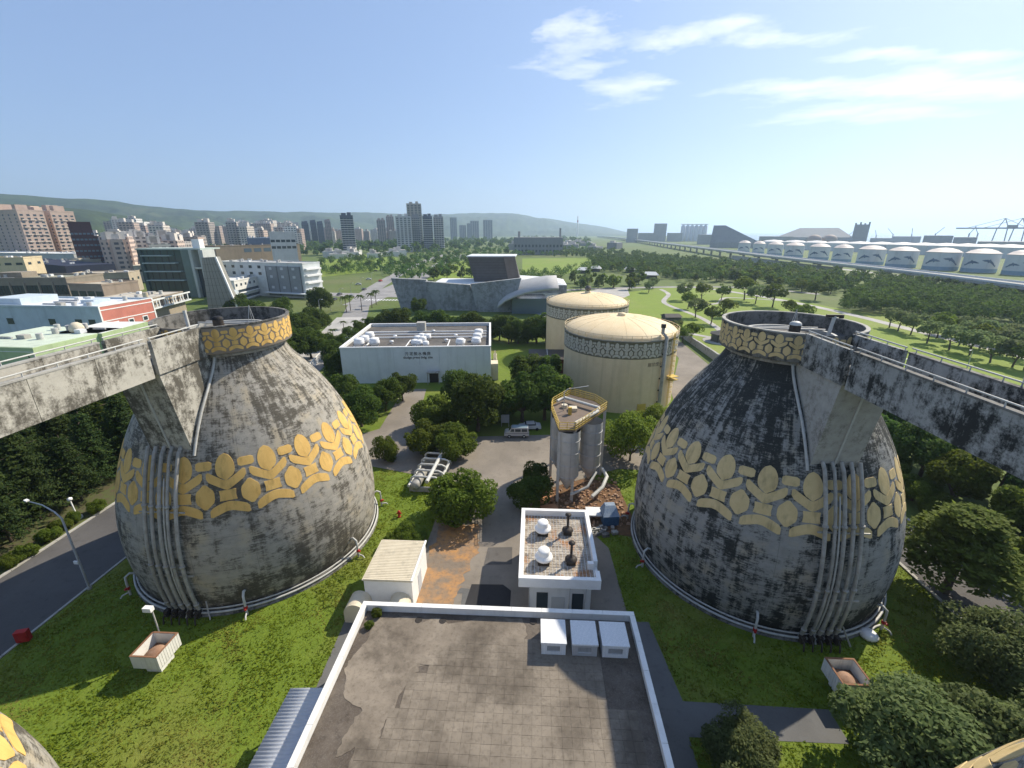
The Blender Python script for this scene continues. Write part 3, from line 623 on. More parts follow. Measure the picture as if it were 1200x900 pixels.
# torn cement topping left of the pavers, lying on the bare membrane
edge = [(318,100),(430,98),(440,112),(500,104),(520,118),(600,100),(720,104),(735,150),(690,185),(640,200),(585,205),(520,228),(450,232),(420,262),(380,330),(345,395),(320,440),(300,508),(285,560),(230,560),(250,505),(268,450),(215,480),(232,430),(255,395),(288,352),(262,338),(240,320),(244,270),(238,240),(262,205),(300,165)]
rj = random.Random(5); poly = []
for i, (u, v) in enumerate(edge):
    u2, v2 = edge[(i+1) % len(edge)]
    for k in range(4):
        q = k/4; poly.append(zz(u + (u2-u)*q + rj.uniform(-5, 5)*(k > 0), v + (v2-v)*q + rj.uniform(-5, 5)*(k > 0)))
MB().prism(poly, 5.3, 5.322).build('cement_topping', CEM, rf)
pv = MB().box((0, 0, .02), (.634, .634, .04)).mesh('paver', PAVER)
left = lambda y: np.interp(y, [14, 17.5, 20, 23, 25.2, 26.3], [-10.6, -10.2, -9.6, -8.4, -7.3, -5.4])
spots = []
for j in range(22):
    for i in range(32):
        x, y = -11.6 + i*.645, 12.6 + j*.645
        if x < left(y) + rj.uniform(-.5, .5) or x > 7.2 or y > 26.4 or (x > 5.6 and y > 21.5): continue
        spots.append((x, y))
seen = sorted((q for q in spots if q[1] > 18.2), key=lambda q: -q[1]); pj_ = MB()
for k, (x, y) in enumerate(spots):
    z = 5.296 + rj.uniform(-.006, .006)
    if (x, y) in seen[-300:]:
        o = link('paver', pv, rf, (x, y, z)); o.rotation_euler = (rj.uniform(-.006, .006), rj.uniform(-.006, .006), rj.uniform(-.008, .008))
    else: pj_.box((x, y, z + .02), (.634, .634, .04))
stuff(pj_.build('pavers', PAVER, rf))
for u, v in ((440,108),(505,110),(750,112)):
    x, y = zz(u, v); MB().cyl((x, y, 5.3), .3, .05, 12).build('roof_drain', DARK, rf)
# three tiled box vents on the roof
b = NB('white_mosaic_tile'); p = b.pos(); bt = b.node('ShaderNodeTexBrick'); b.l.new(b.map(p, (1, 1, 1)), bt.inputs['Vector'])
for k, x in (('Scale', 5.), ('Mortar Size', .03), ('Brick Width', .5), ('Row Height', .5)): bt.inputs[k].default_value = x
bt.inputs['Color1'].default_value = (.74,.75,.75,1); bt.inputs['Color2'].default_value = (.66,.68,.69,1); bt.inputs['Mortar'].default_value = (.4,.4,.4,1); bt.offset = 0
MOS = b.done(bt.outputs[0], .5)
for k, (ul, ur, vt, lab) in enumerate(((633,662,725,'left of three white tiled box vents on the flat roof'), (667.5,697,726.5,'middle of three white tiled box vents on the flat roof'), (701,731.5,728,'right of three white tiled box vents on the flat roof'))):
    a, c = at(ul + .5, vt, 6.55), at(ur, vt, 6.55); w = c.x - a.x; v_ = thing('roof_vent', lab, 'roof vent', ((a.x+c.x)/2, a.y - 1.1, 5.3), 0, 'box vents on the flat roof')
    MB().bx(-w/2, w/2, -1.1, 1.1, 1.12, 1.25).build('lid', MOS, v_); hh = 1.12
    m_ = MB().bx(-w/2 + .06, -w/2 + .55, -1.04, 1.04, 0.005, hh).bx(w/2 - .55, w/2 - .06, -1.04, 1.04, 0.005, hh).bx(-w/2 + .5, w/2 - .5, -.95, .9, 0.005, hh).bx(-w/2+.56, w/2-.56, -1.04, -.955, .005, .3)
    m_ = MB().bx(-w/2 + .06, w/2 - .06, -.9, 1.04, .005, hh).bx(-w/2 + .06, -w/2 + .48, -1.04, -.9, .005, hh).bx(w/2 - .48, w/2 - .06, -1.04, -.9, .005, hh).bx(-w/2 + .48, w/2 - .48, -1.04, -.9, .005, .34).bx(-w/2 + .48, w/2 - .48, -1.04, -.9, .9, hh)
    m_.build('body', MOS, v_)
    for q in range(5): MB().box((0, -.95, .42 + q*.1), (w - .98, .09, .05)).build('louvre', STEEL, v_)
# corrugated lean-to on the left wall
def corr(x0, x1, y0, y1, z, zdrop, m, parent, name, pitch=.3, along='x'):
    mb = MB(); L_ = (x1-x0) if along == 'x' else (y1-y0); n_ = int(L_/pitch*4)
    prof = [(L_*k/n_, .035*math.sin(2*math.pi*k/4)) for k in range(n_+1)]
    vs = []
    for q in (0, 1):
        for d, h in prof:
            vs.append((x0+d, y0 if q == 0 else y1, z+h-(zdrop if q == 0 else 0)) if along == 'x' else (x0 if q == 0 else x1, y0+d, z+h-(zdrop if q == 0 else 0)))
    k2 = len(prof); fs = [(i, i+1, k2+i+1, k2+i) for i in range(k2-1)]; fs = fs if along == 'x' else [f[::-1] for f in fs]
    mb.add(vs, fs, True); o = mb.build(name, m, parent); s_ = o.modifiers.new('t', 'SOLIDIFY'); s_.thickness = .02; return o
lt = thing('lean_to', 'pale corrugated lean-to roof against the left wall of the flat-roofed building', 'canopy', (-16.0, 18, 0))
corr(-2.0, 1.78, -8, 5.2, 3.55, .35, plain('pale_sheet_metal', (.55,.58,.62), (.46,.49,.53), 2, .4, .2), lt, 'sheet_roof', .25, 'y')
for y in (-6, -2.5, 1, 4.8): MB().bar((-1.9, y, .02), (-1.9, y, 3.16), .12).build('post', STEEL, lt)
MB().bar((-1.9, -8, 3.12), (-1.9, 5.1, 3.12), .08).build('beam', STEEL, lt)
# ------------------------------------------------------------------ white shed with slatted roof and two round hoods
zt = 3.7; NL, NR, FR, FL = at(420,680,zt), at(485,680,zt), at(499,632,zt), at(449,634,zt)
x0, x1, y0, y1 = (NL.x+FL.x)/2 - .0, (NR.x+FR.x)/2, (NL.y+NR.y)/2, (FR.y+FL.y)/2
sh = thing('white_shed', 'white shed with ribbed cream roof beside the rust stained yard', 'shed', (0,0,0))
MB().bx(x0 + .12, x1 - .12, y0 + .12, y1 - .12, 0, zt - .18).build('wall', WHITE_C, sh)
MB().bx(x0, x1, y0, y1, zt - .18, zt - .06).build('roof_deck', CREAM, sh)
ns = 26; dy = (y1 - y0)/ns; sl_ = MB().bx(x0 + .15, x1 - .18, -dy*.4, dy*.4, 0, .07).mesh('roof_slat', CREAM)
for k in range(ns): link('roof_slat', sl_, sh, (0, y0 + (k+.5)*dy, zt - .06))
MB().bx(x1 - .17, x1 + .03, y0 - .02, y1 + .02, zt - .07, zt + .07).build('verge', WHITE_C, sh)
MB().bx(x1 - .13, x1 - .09, y0 + 2.2, y0 + 3.4, .02, 2.3).build('door', pm((.45,.47,.5)), sh)
for q, uu in enumerate((422.5, 470)):
    c = at(uu, 694, 2.0); hd = MB(); rr_ = 1.05; L0, L1 = y0 - 1.75, y0 + .1; n_ = 20
    prof = [(rr_*math.cos(math.pi*k/n_), 1.15 + rr_*math.sin(math.pi*k/n_)) for k in range(n_+1)]; prof = [(rr_, .02)] + prof + [(-rr_, .02)]
    vs = [(c.x + a, L0, z) for a, z in prof] + [(c.x + a, L1, z) for a, z in prof]; m_ = len(prof)
    hd.add(vs, [(i, m_+i, m_+i+1, i+1) for i in range(m_-1)], True); hd.add([vs[i] for i in range(m_)], [tuple(range(m_))]); hd.build('intake_hood', CREAM, sh)
# ------------------------------------------------------------------ pump house with vents on its roof
zt = 5.2; a, c2 = at(610, 595, zt), at(609.3, 679, zt); e = at(688, 597.5, zt); nr = at(705.5, 679, zt)
PX0, PX1, PY1, PY0 = (a.x + c2.x)/2, (e.x*.5 + nr.x*.5), (a.y + e.y)/2, (c2.y + nr.y)/2
ph = thing('pump_house', 'small white pump house with a tiled flat roof carrying two vents and two stacks', 'building')
MB().bx(PX0 + 1.0, PX1 - .75, PY0 + .7, PY1 - .7, 0, 4.1).build('wall', WHITE_W, ph)
MB().bx(PX0 + .02, PX1 - .02, PY0 + .02, PY1 - .02, 4.1, 4.45).build('roof_slab', WHITE, ph)
for nm, q in (('parapet', (PX0, PX1, PY0, PY0 + .42)), ('parapet', (PX0, PX1, PY1 - .42, PY1)), ('parapet', (PX0, PX0 + .42, PY0 + .422, PY1 - .422)), ('parapet', (PX1 - .42, PX1, PY0 + 2.6, PY1 - .422))):
    MB().bx(q[0], q[1], q[2], q[3], 4.3 - (.15 if q[3] == PY0 + .42 else 0), zt).build(nm, WHITE_C, ph)
MB().bx(PX1 - 1.0, PX1 - .42, PY0 + 2.2, PY0 + 2.6, 4.45, zt).build('parapet', WHITE_C, ph)
MB().bx(PX1 - .42, PX1, PY0 + .422, PY0 + 1.3, 4.3, zt).build('parapet', WHITE_C, ph)
tl = MB(); rj = random.Random(3); tx = (PX1 - PX0 - .9)/19; ty = (PY1 - PY0 - .9)/27
for i in range(19):
    for j in range(27):
        cx, cy = PX0 + .45 + (i+.5)*tx, PY0 + .45 + (j+.5)*ty; h = rj.uniform(.03, .055); tl.bx(cx - tx*.43, cx + tx*.43, cy - ty*.43, cy + ty*.43, 4.45, 4.45 + h)
b = NB('roof_tile_stained'); p = b.pos(); cc = b.mix(b.rng(b.noise(p, 2.3, 4, .6), .35, .65), (.42,.38,.32), (.25,.21,.165)); cc = b.mix(b.rng(b.noise(p, .5, 4, .6), .52, .66, 0, .75), cc, (.34,.15,.05)); cc = b.mix(b.rng(b.noise(p, .9, 4, .6), .55, .7, 0, .8), cc, (.09,.075,.06))
stuff(tl.build('roof_tiles', b.done(cc, .85), ph))
for x in (PX0 + 2.3, PX1 - 2.0): MB().bx(x - .55, x + .55, PY0 + .66, PY0 + .72, .9, 2.9).build('window', GLASS, ph)
MB().bx(PX0 + 3.2, PX0 + 4.5, PY0 + .64, PY0 + .72, .02, 2.4).build('door', pm((.5,.52,.52)), ph)
for x in (PX0 + 1.05, PX0 + 4.9, PX0 + 6.4): MB().tube([(x, PY0 + .55, 4.4), (x, PY0 - .05, 4.1), (x, PY0 + .6, 1.2), (x, PY0 + .6, .1)], .06, 6).build('downpipe', STEEL, ph)
for u, v, lab in ((636, 624, 'farther of two white mushroom vents on the pump house roof'), (637, 657.5, 'nearer of two white mushroom vents on the pump house roof')):
    c = at(u, v, 4.6); o = thing('mushroom_vent', lab, 'roof vent', (c.x, c.y, 4.5), 0, 'white mushroom vents')
    MB().box((0, 0, .22), (1.15, 1.15, .44)).build('curb', DARK, o)
    MB().lathe([(.5, .44), (.85, .5), (.92, .62), (.88, .8), (.62, .95), (.6, 1.0)], 28).build('skirt', WHITE_C, o)
    MB().lathe([(.6, 1.0), (.6, 1.45), (.54, 1.55), (0, 1.6)], 28).build('cap', WHITE_C, o)
for u, v, lab in ((665, 624, 'farther of two dark iron stacks on the pump house roof'), (669, 658.5, 'nearer of two dark iron stacks on the pump house roof')):
    c = at(u, v, 4.6); o = thing('vent_stack', lab, 'vent pipe', (c.x, c.y, 4.5), 0, 'dark iron vent stacks')
    MB().box((0, 0, .2), (.9, .9, .4)).build('curb', DARK, o)
    MB().lathe([(.62, .4), (.6, .55), (.3, .72), (.13, .78), (.13, 2.35), (.13, 2.4)], 18).build('pipe', DARK, o)
    MB().lathe([(.13, 2.3), (.33, 2.36), (.33, 2.46), (.0, 2.56)], 18).build('rain_cap', DARK, o)
# ------------------------------------------------------------------ silos on a steel frame
si = thing('silo_frame', 'grey steel silos under a yellow railed platform beside the blackened digester', 'silo', (0, 0, 0))
ZP = 11.2; plat = [at(655,504,ZP), at(674,504,ZP), at(711,479,ZP), at(697,470,ZP), at(668,462,ZP), at(648,474,ZP), at(646,480,ZP)]
pp = [(q.x, q.y) for q in plat]
MB().prism(pp, ZP - .25, ZP).build('platform', pm((.17,.13,.10)), si)
ctr = Vector((sum(q[0] for q in pp)/len(pp), sum(q[1] for q in pp)/len(pp), 0))
for sx_, sy_ in ((5.1, 54.3), (8.5, 57.3), (4.4, 58.6)):
    g = MB().lathe([(.12, 1.6), (.2, 1.7), (1.5, 4.1), (1.5, ZP - .3)], 28, (sx_, sy_, 0)).build('silo_body', STEEL, si)
    sm_ = MB()
    for z in (4.1, 5.9, 7.7, 9.5): MB().lathe([(1.5, z - .05), (1.545, z - .05), (1.545, z + .05), (1.5, z + .05)], 28, (sx_, sy_, 0)).build('seam_ring', STEEL, g)
for q in (pp[0], pp[1], pp[2], pp[3], pp[4], pp[6]):
    d = (Vector((q[0], q[1], 0)) - ctr)*.95 + ctr; MB().bar((d.x, d.y, .02), (d.x, d.y, ZP - .25), .38, .34).build('column', STEEL, si)
for i in range(len(pp)):
    a, c = Vector((*pp[i], ZP)), Vector((*pp[(i+1) % len(pp)], ZP)); rl = MB()
    if (c - a).length < .3: continue
    for h in (.4, .75, 1.1): rl.tube([a + Vector((0,0,h)), c + Vector((0,0,h))], .045, 5)
    k_ = max(1, int((c-a).length/.9))
    for k in range(k_ + 1): p_ = a + (c-a)*k/k_; rl.tube([p_, p_ + Vector((0,0,1.1))], .045, 5)
    rl.bar(a + Vector((0,0,.08)), c + Vector((0,0,.08)), .03, .15)
    stuff(rl.build('railing', YEL, si))
o3 = Vector((0,0,ZP+.45)); P_ = lambda u, v, z=ZP+.6: at(u, v, z)
MB().tube([P_(653,470), P_(662,466), P_(702,478), P_(700,482), P_(674,496)], .24, 10).build('feed_pipe', PIPE_W, si)
MB().box((ctr.x, ctr.y, ZP + .25), (1.1, 1.1, .5)).cyl((ctr.x - 1.2, ctr.y + 1.0, ZP), .45, .5, 12).build('filter_box', CREAM, si)
MB().box((ctr.x - .6, ctr.y - 1.6, ZP + .55), (.5, .4, 1.1)).build('control_box', YEL, si)
MB().tube([(ctr.x - 1.4, ctr.y - .2, ZP), (ctr.x - 1.4, ctr.y - .2, ZP + 2.9), (ctr.x - .9, ctr.y, ZP + 3.3), (ctr.x + 2.2, ctr.y + 1.2, ZP + 3.4)], .07, 6).build('davit', STEEL, si)
MB().tube([(8.6, 53.5, .9), (10.3, 55.3, 1.4), (11.2, 57.4, 1.9), (10.8, 59.5, 2.0)], .28, 8).tube([(5.6, 53.4, 1.2), (8.0, 54.0, 2.2), (9.4, 56.5, 3.1)], .2, 8).build('outlet_pipe', PIPE_W, si)
rb = MB(); rj = random.Random(21)
for k in range(420):
    q = (rj.uniform(1.5, 13), rj.uniform(47.5, 60)); d = rj.uniform(.12, .45)
    if (q[0] < 3 and q[1] < 50.8): continue
    rb.box((q[0], q[1], .05 + d*.25), (d, d*rj.uniform(.5, 1.4), d*.6), rj.uniform(0, 3.1), rj.uniform(.4, .9))
b = NB('rubble'); p = b.pos(); RUB = b.done(b.mix(b.noise(p, .9, 2), (.36,.18,.085), b.mix(b.noise(p, 2.1, 2), (.45,.40,.33), (.15,.07,.035))), .95)
tag(rb.build('rubble', RUB), 'reddish rubble strewn under the steel silos', 'rubble', None, 'stuff')
for k, (x, y, rz_, lab) in enumerate(((2.2, 53.6, .5, 'upper of two orange boards lying left of the silos'), (2.6, 51.7, .35, 'lower of two orange boards lying left of the silos'))):
    tag(MB().box((0, 0, .12), (2.2, 1.3, .08)).box((0, .3, .05), (2.1, .1, .06)).build('board', plain('orange_board', (.52,.27,.15), (.42,.2,.1), 2, .8), None, (x, y, .1), rz_), lab, 'board', 'orange boards by the silos')
# clutter right of the pump house
q = at(700, 600, .9); s_ = thing('concrete_table', 'pale concrete slab on blocks behind the pump house corner', 'slab', (q.x, q.y, 0))
MB().box((0, 0, .95), (3.0, 1.9, .14)).build('slab', WHITE_W, s_)
for x in (-1.1, 1.1): MB().box((x, 0, .45), (.35, 1.5, .88)).build('block', CONC_D, s_)
q = at(714, 608, .5); s_ = thing('covered_tank', 'blue tarpaulin covered box beside the blackened digester', 'tarpaulin', (q.x, q.y, 0), .1)
MB().box((0, 0, .75), (2.0, 1.8, 1.46)).build('body', BLUE, s_)
cv_ = MB().hull8([(-1.1,-1.0,1.47),(1.1,-1.0,1.47),(1.1,1.0,1.47),(-1.1,1.0,1.47)], [(-.6,.2,2.4),(.7,.2,2.4),(.7,.8,2.5),(-.6,.8,2.5)]).build('tarpaulin', plain('striped_tarp', (.12,.18,.27), (.3,.36,.42), 9, .5), s_)
q = at(706, 622, .3); s_ = thing('masonry_heap', 'low heap of broken blocks behind the pump house', 'blocks', (q.x, q.y, 0)); rj = random.Random(9)
for k in range(14): MB().box((rj.uniform(-1.8, 1.8), rj.uniform(-1, 1), .22), (rj.uniform(.5, 1.1), rj.uniform(.3, .6), .4), rj.uniform(0, 3)).build('block', CONC if k % 2 else CONC_D, s_)
# ------------------------------------------------------------------ heat exchanger skid
a, c = at(487, 566, 1.6), at(507, 531, 1.6); ang = math.atan2(c.y - a.y, c.x - a.x); Ln = (c - a).length
hx = thing('heat_exchanger', 'white pipe skid with a long thick pipe beside the round bush', 'pipework', (a.x, a.y, 0), ang)
MB().lathe([(0, -.35), (.45, -.3), (.7, 0), (.7, Ln*.42), (.45, Ln*.46), (0, Ln*.48)], 18).build('vessel', PIPE, hx)
hx.children[-1].rotation_euler = (0, R(90), 0); hx.children[-1].location = (0, .1, 1.1)
MB().tube([(-.3, -1.75, 2.05), (Ln + .9, -1.75, 2.05)], .28, 12).build('header_pipe', PIPE_W, hx)
for k in range(5):
    x = Ln*(.12 + .2*k); MB().tube([(x, 1.0, 1.0), (x, 1.0, 1.7), (x, .6, 2.0), (x, -2.6, 2.0), (x, -3.2, 1.75), (x, -3.2, .3)], .17, 8).build('cross_pipe', PIPE_W, hx)
MB().tube([(-.2, 1.0, 1.15), (Ln*.95, 1.0, 1.15)], .22, 10).build('side_pipe', PIPE_W, hx); MB().tube([(-.2, -3.2, 1.15), (Ln*.95, -3.2, 1.15)], .22, 10).build('side_pipe', PIPE_W, hx)
for x in (.3, Ln*.45, Ln*.9): MB().bx(x - .12, x + .12, -3.3, 1.1, .02, .8).build('saddle', CONC, hx)
# ------------------------------------------------------------------ white machine hall with roof fans
WA, WB_ = Vector((-47.1, 101.9, 0)), Vector((-10.45, 105.4, 0)); wrz = math.atan2(WB_.y - WA.y, WB_.x - WA.x); WL = (WB_ - WA).length; WH = 9.4; WD = 29.5
wb = thing('machine_hall', 'long low white hall with roof fans and dark lettering on its front', 'building', (WA.x, WA.y, 0), wrz)
edges = [0, .175, .35, .52, .655, .775, .9, 1.0]
for k in range(7): MB().bx(WL*edges[k] + .015, WL*edges[k+1] - .015, .02, .3, .0, WH - .3 + .001*k).build('wall_panel', WHITE_W, wb)
MB().bx(.03, WL - .03, .3, WD, 0, WH - 1.0).build('wall', pm((.30,.31,.31)), wb)
MB().bx(.01, .3, .31, WD, 0, WH - .3).build('side_wall', WHITE_W, wb); MB().bx(WL - .3, WL - .01, .31, WD, 0, WH - .3).build('side_wall', WHITE_W, wb); MB().bx(.31, WL - .31, WD - .3, WD - .01, 3, WH - .3).build('back_wall', WHITE_W, wb)
for q in ((-.1, WL + .1, -.08, .42), (-.1, WL + .1, WD - .42, WD + .08), (-.1, .42, .421, WD - .421), (WL - .42, WL + .1, .421, WD - .421)): MB().bx(*q, WH - .3, WH).build('coping', WHITE_C, wb)
hr = MB().bx(.32, WL - .32, .45, WD - .45, WH - 1.0, WH - .9).build('roof', paver_mat('dark_roof_felt', (.10,.098,.092), (.15,.135,.12), (.07,.065,.06)), wb)
iw = wb.matrix_basis.inverted()
def loc(u, v, z): return iw @ at(u, v, z)
for v, in ((396,), (389.5,), (392.5,)):
    a, c = loc(424, v, WH - .6), loc(571, v, WH - .6); MB().bar((1.2, a.y, WH - .55), (WL - 1.2, a.y, WH - .55), .3, .3).build('beam', WHITE_C, hr)
for u in (424, 436, 481, 491, 527, 545): a = loc(u, 398, WH - .6); MB().bar((a.x, .6, WH - .75), (a.x, 10, WH - .75), .25, .2).build('beam', WHITE_C, hr)
def fan(u, v, s, big=True):
    p_ = loc(u, v, WH - .3); o = MB().lathe([(.75*s, 0), (.75*s, .25*s), (1.0*s, .3*s), (1.05*s, 1.05*s), (.95*s, 1.2*s), (.98*s, 1.45*s), (.85*s, 1.62*s), (0, 1.7*s)], 20, (p_.x, p_.y, WH - .9)).build('roof_fan', WHITE_C, hr)
    MB().lathe([(1.01*s, .62*s), (1.09*s, .64*s), (1.09*s, .72*s), (1.01*s, .74*s)], 20, (p_.x, p_.y, WH - .9)).build('band', STEEL, o)
for u, v, s in ((421,403,1.25),(427.5,399.5,1.2),(433.5,395,1.2),(439,402.5,1.25),(486,402,.9),(491,402.5,.9),(489,397.5,.9),(495.5,398.5,.95),(494,394.5,.9),(501,395.5,.95),(499,403,.8),(539.5,402.5,1.15),(558,401.5,1.2),(559.5,396.5,1.2),(561,391.5,1.2)): fan(u, v, s)
for u, v in ((463,393.5),(459,400),(503,392),(508,387.5),(523,398),(534,392.5)):
    p_ = loc(u, v, WH - .3); MB().lathe([(.3, 0), (.3, .4), (.55, .5), (.5, .75), (0, .85)], 12, (p_.x, p_.y, WH - .9)).build('small_vent', WHITE_C, hr)
p_ = loc(494, 385, WH); MB().bx(p_.x - 1.2, p_.x + 1.2, p_.y - 1.2, p_.y + 1.2, WH - .9, WH + 1.9).build('stair_head', CONC, hr)
p_ = loc(507.5, 452, 0); dr = MB().bx(p_.x - 1.1, p_.x + 1.1, -.03, .03, .02, 2.6).build('door', DARK, wb)
MB().bx(p_.x - 1.5, p_.x + 1.5, -1.6, .02, 2.9, 3.1).build('canopy', CONC, dr); MB().bx(p_.x - 1.45, p_.x - 1.3, -1.5, -1.35, .02, 2.9).build('canopy_post', CONC, dr); MB().bx(p_.x + 1.3, p_.x + 1.45, -1.5, -1.35, .02, 2.9).build('canopy_post', CONC, dr)
for k in range(5): MB().lathe([(.55, 0), (.55, 1.6), (.2, 1.9), (.2, 2.6 + k % 2)], 12, (WL + 1.2, 2.5 + k*4.6, 0)).build('wall_duct', CREAM, wb)
MB().bx(WL, WL + 1.8, 1.0, 4.4, .02, 4.4).build('lean_to', CREAM, wb)
def text(body, size, mat, parent, loc_, rot, name, ext=.012, align='CENTER', squeeze=1.):
    cu = bpy.data.curves.new(name, 'FONT'); cu.body = body; cu.size = size; cu.align_x = align; cu.extrude = ext; cu.space_character = squeeze
    tmp = bpy.data.objects.new('tmp', cu); col.objects.link(tmp); dg = bpy.context.evaluated_depsgraph_get()
    me = bpy.data.meshes.new_from_object(tmp.evaluated_get(dg)); bpy.data.objects.remove(tmp); me.materials.clear(); me.materials.append(mat)
    o = link(name, me, parent, loc_); o.rotation_euler = rot; return o
p_ = loc(488, 417, 7.6)
stuff(text('污泥脫水機房', .95, BLACK, wb, (p_.x, -.01, 7.25), (R(90), 0, 0), 'lettering', .02, 'CENTER', 1.28))
stuff(text('sludge press bldg. site', .88, BLACK, wb, (p_.x, -.01, 6.35), (R(90), 0, 0), 'lettering', .02, 'CENTER', .95))
# ------------------------------------------------------------------ cream storage tanks
def tank(cx, cy, label, det):
    rr_, h = 12.4, 15.4; o = thing('storage_tank', label, 'tank', (cx, cy, 0), 0, 'cream storage tanks')
    MB().lathe([(rr_, 0), (rr_, 11.7)], 96).build('wall', TAN, o)
    MB().lathe([(rr_ + .001, 11.7), (rr_ + .04, 11.72), (rr_ + .04, 15.2), (rr_ + .16, 15.22), (rr_ + .16, h), (rr_ - .1, h + .02)], 96).build('band', BAND_G, o)
    dome = [(rr_ - .1, h + .02)] + [((rr_ - .1)*math.cos(a), h + .02 + 3.0*math.sin(a)**1.15) for a in np.linspace(.08, math.pi/2, 14)]
    ro = MB().lathe(dome, 72).build('roof', TAN_ROOF, o)
    for k in range(18):
        a = 2*math.pi*k/18 + .1; MB().tube([((rr_ - .1)*math.cos(e)*math.cos(a), (rr_ - .1)*math.cos(e)*math.sin(a), h + .03 + 3.0*math.sin(e)**1.15) for e in np.linspace(.15, 1.35, 8)], .035, 4).build('roof_rib', TAN, ro)
    MB().lathe([(.9, h + 2.95), (.9, h + 3.35), (.7, h + 3.6), (0, h + 3.7)], 20).build('roof_cap', TAN_ROOF, ro)
    mt = MB(); per = 360/42; ca = math.degrees(math.atan2(-cy, -cx))
    for k in range(42):
        for nm, (rows, da, _) in MOTIF.items():
            th = k*per + da*per/18
            if abs((th - ca + 180) % 360 - 180) < 110: motif_mesh(rows, lambda z: rr_ + .04, 12.0, 15.0, per, .03, None, nm, mt, R(th))
    stuff(mt.build('band_motifs', BAND_P, o))
    for h_ in (.55, 1.1): MB().tube([((rr_ + .05)*math.cos(a), (rr_ + .05)*math.sin(a), h + h_) for a in np.linspace(0, 2*math.pi, 73)], .05, 5, False).build('guard_rail', TAN, o)
    ps = MB().tube([(0, 0, 0), (0, 0, 1.1)], .05, 5).mesh('rail_post', TAN)
    for k in range(40): link('rail_post', ps, o, ((rr_ + .05)*math.cos(2*math.pi*k/40), (rr_ + .05)*math.sin(2*math.pi*k/40), h))
    if not det: MB().lathe([(0, h + 3.5), (.9, h + 3.9), (1.0, h + 4.4), (.7, h + 5.0), (0, h + 5.2)], 16).build('gas_dome', CONC_D, ro); return o
    th = math.atan2(-cy, -cx) + .78; q = lambda r, z, dt=0: (r*math.cos(th + dt), r*math.sin(th + dt), z)
    MB().tube([q(rr_ - .5, h + 2.6), q(rr_ - .5, h + 1.3), q(rr_ + .6, h + .6), q(rr_ + .6, .9), q(rr_ + .2, .5)], .36, 12).build('gas_pipe', PIPE, o)
    MB().cyl(q(rr_ - .5, h + 2.4), .5, .7, 12).build('relief_valve', DARK, o)
    ld = MB()
    for dt in (.235, .275): ld.tube([q(rr_ + .35, .3, dt), q(rr_ + .35, h + 1, dt)], .07, 5)
    for k in range(36): ld.tube([q(rr_ + .35, .5 + .43*k, .235), q(rr_ + .35, .5 + .43*k, .275)], .03, 4)
    for k in range(12): ld.tube([q(rr_ + .35, 2.5 + k*1.15, .21), q(rr_ + 1.0, 2.5 + k*1.15, .235), q(rr_ + 1.0, 2.5 + k*1.15, .275), q(rr_ + .35, 2.5 + k*1.15, .3)], .05, 4)
    stuff(ld.build('ladder', YEL, o))
    for k in range(5): MB().box(q(rr_ + .3, 2.0 + k*2.6), (.8, .5, .22), th).build('pipe_clip', DARK, o)
    MB().box(q(rr_ + .02, 1.1, -.32), (.25, 1.9, 1.9), th - .32).build('hatch', YEL, o)
    MB().box(q(rr_ + .8, 6.5, .26), (1.6, 2.2, .12), th).box(q(rr_ + .8, 7.2, .26), (1.6, 2.2, .1), th).build('landing', YEL, o)
    for k, ch in enumerate('嚴禁煙火'):
        dt = -.245 + k*.075; a = th + dt
        stuff(text(ch, .95, plain('faded_lettering', (.13,.10,.06), (.28,.21,.12), 6, .8), o, ((rr_ + .01)*math.cos(a), (rr_ + .01)*math.sin(a), 10.1), (R(90), 0, a + R(90)), 'lettering', .01))
    return o
tank(19.6, 98.5, 'nearer cream storage tank with grey motif band and a tall pipe', True)
tank(16.5, 137.0, 'farther cream storage tank half hidden behind the nearer one', False)
zt = 4.0; q = [at(617,409,zt), at(662,409,zt), at(664,421,zt), at(619,421,zt)]; x0, x1, y0, y1 = q[3].x, q[1].x, (q[3].y + q[2].y)/2, q[0].y
s_ = thing('maroon_shed', 'dark maroon shed with a black roof left of the cream tanks', 'shed')
MB().bx(x0 + .3, x1, y0 + .3, y1, 0, zt - .2).build('wall', pm((.075,.02,.02)), s_); MB().bx(x0, x1, y0, y1, zt - .2, zt).build('roof', DARK, s_); MB().bx((x0+x1)/2 - .1, (x0+x1)/2 + .1, y0 - .05, y1, zt, zt + .1).build('ridge', STEEL, s_)
# retaining wall right of the tanks, in steps
s_ = thing('retaining_wall', 'stepped grey retaining wall beside the road right of the tanks', 'wall')
for k in range(8): MB().bx(53.6, 54.2, 92 + k*8.5 + .02, 92 + (k+1)*8.5 - .02, 0, 2.9 - .12*k).build('wall_panel', CONC, s_)
for (u, v, w, d, h, lab) in ((786, 377, 7.5, 6.5, 3.4, 'dark square hut in the park behind the retaining wall'),):
    c = at(u, v); o = thing('park_hut', lab, 'hut', (c.x, c.y, 0), .1)
    MB().box((0, 0, h*.35), (w*.84, d*.84, h*.7)).build('wall', pm((.10,.10,.10)), o); MB().hull8([(-w/2,-d/2,h*.7),(w/2,-d/2,h*.7),(w/2,d/2,h*.7),(-w/2,d/2,h*.7)], [(-w*.42,-.3,h),(w*.42,-.3,h),(w*.42,.3,h),(-w*.42,.3,h)]).build('roof', pm((.055,.05,.048)), o)
c = at(846, 400); o = thing('park_pavilion', 'dark octagonal pavilion on a round pad in the park', 'pavilion', (c.x, c.y, 0))
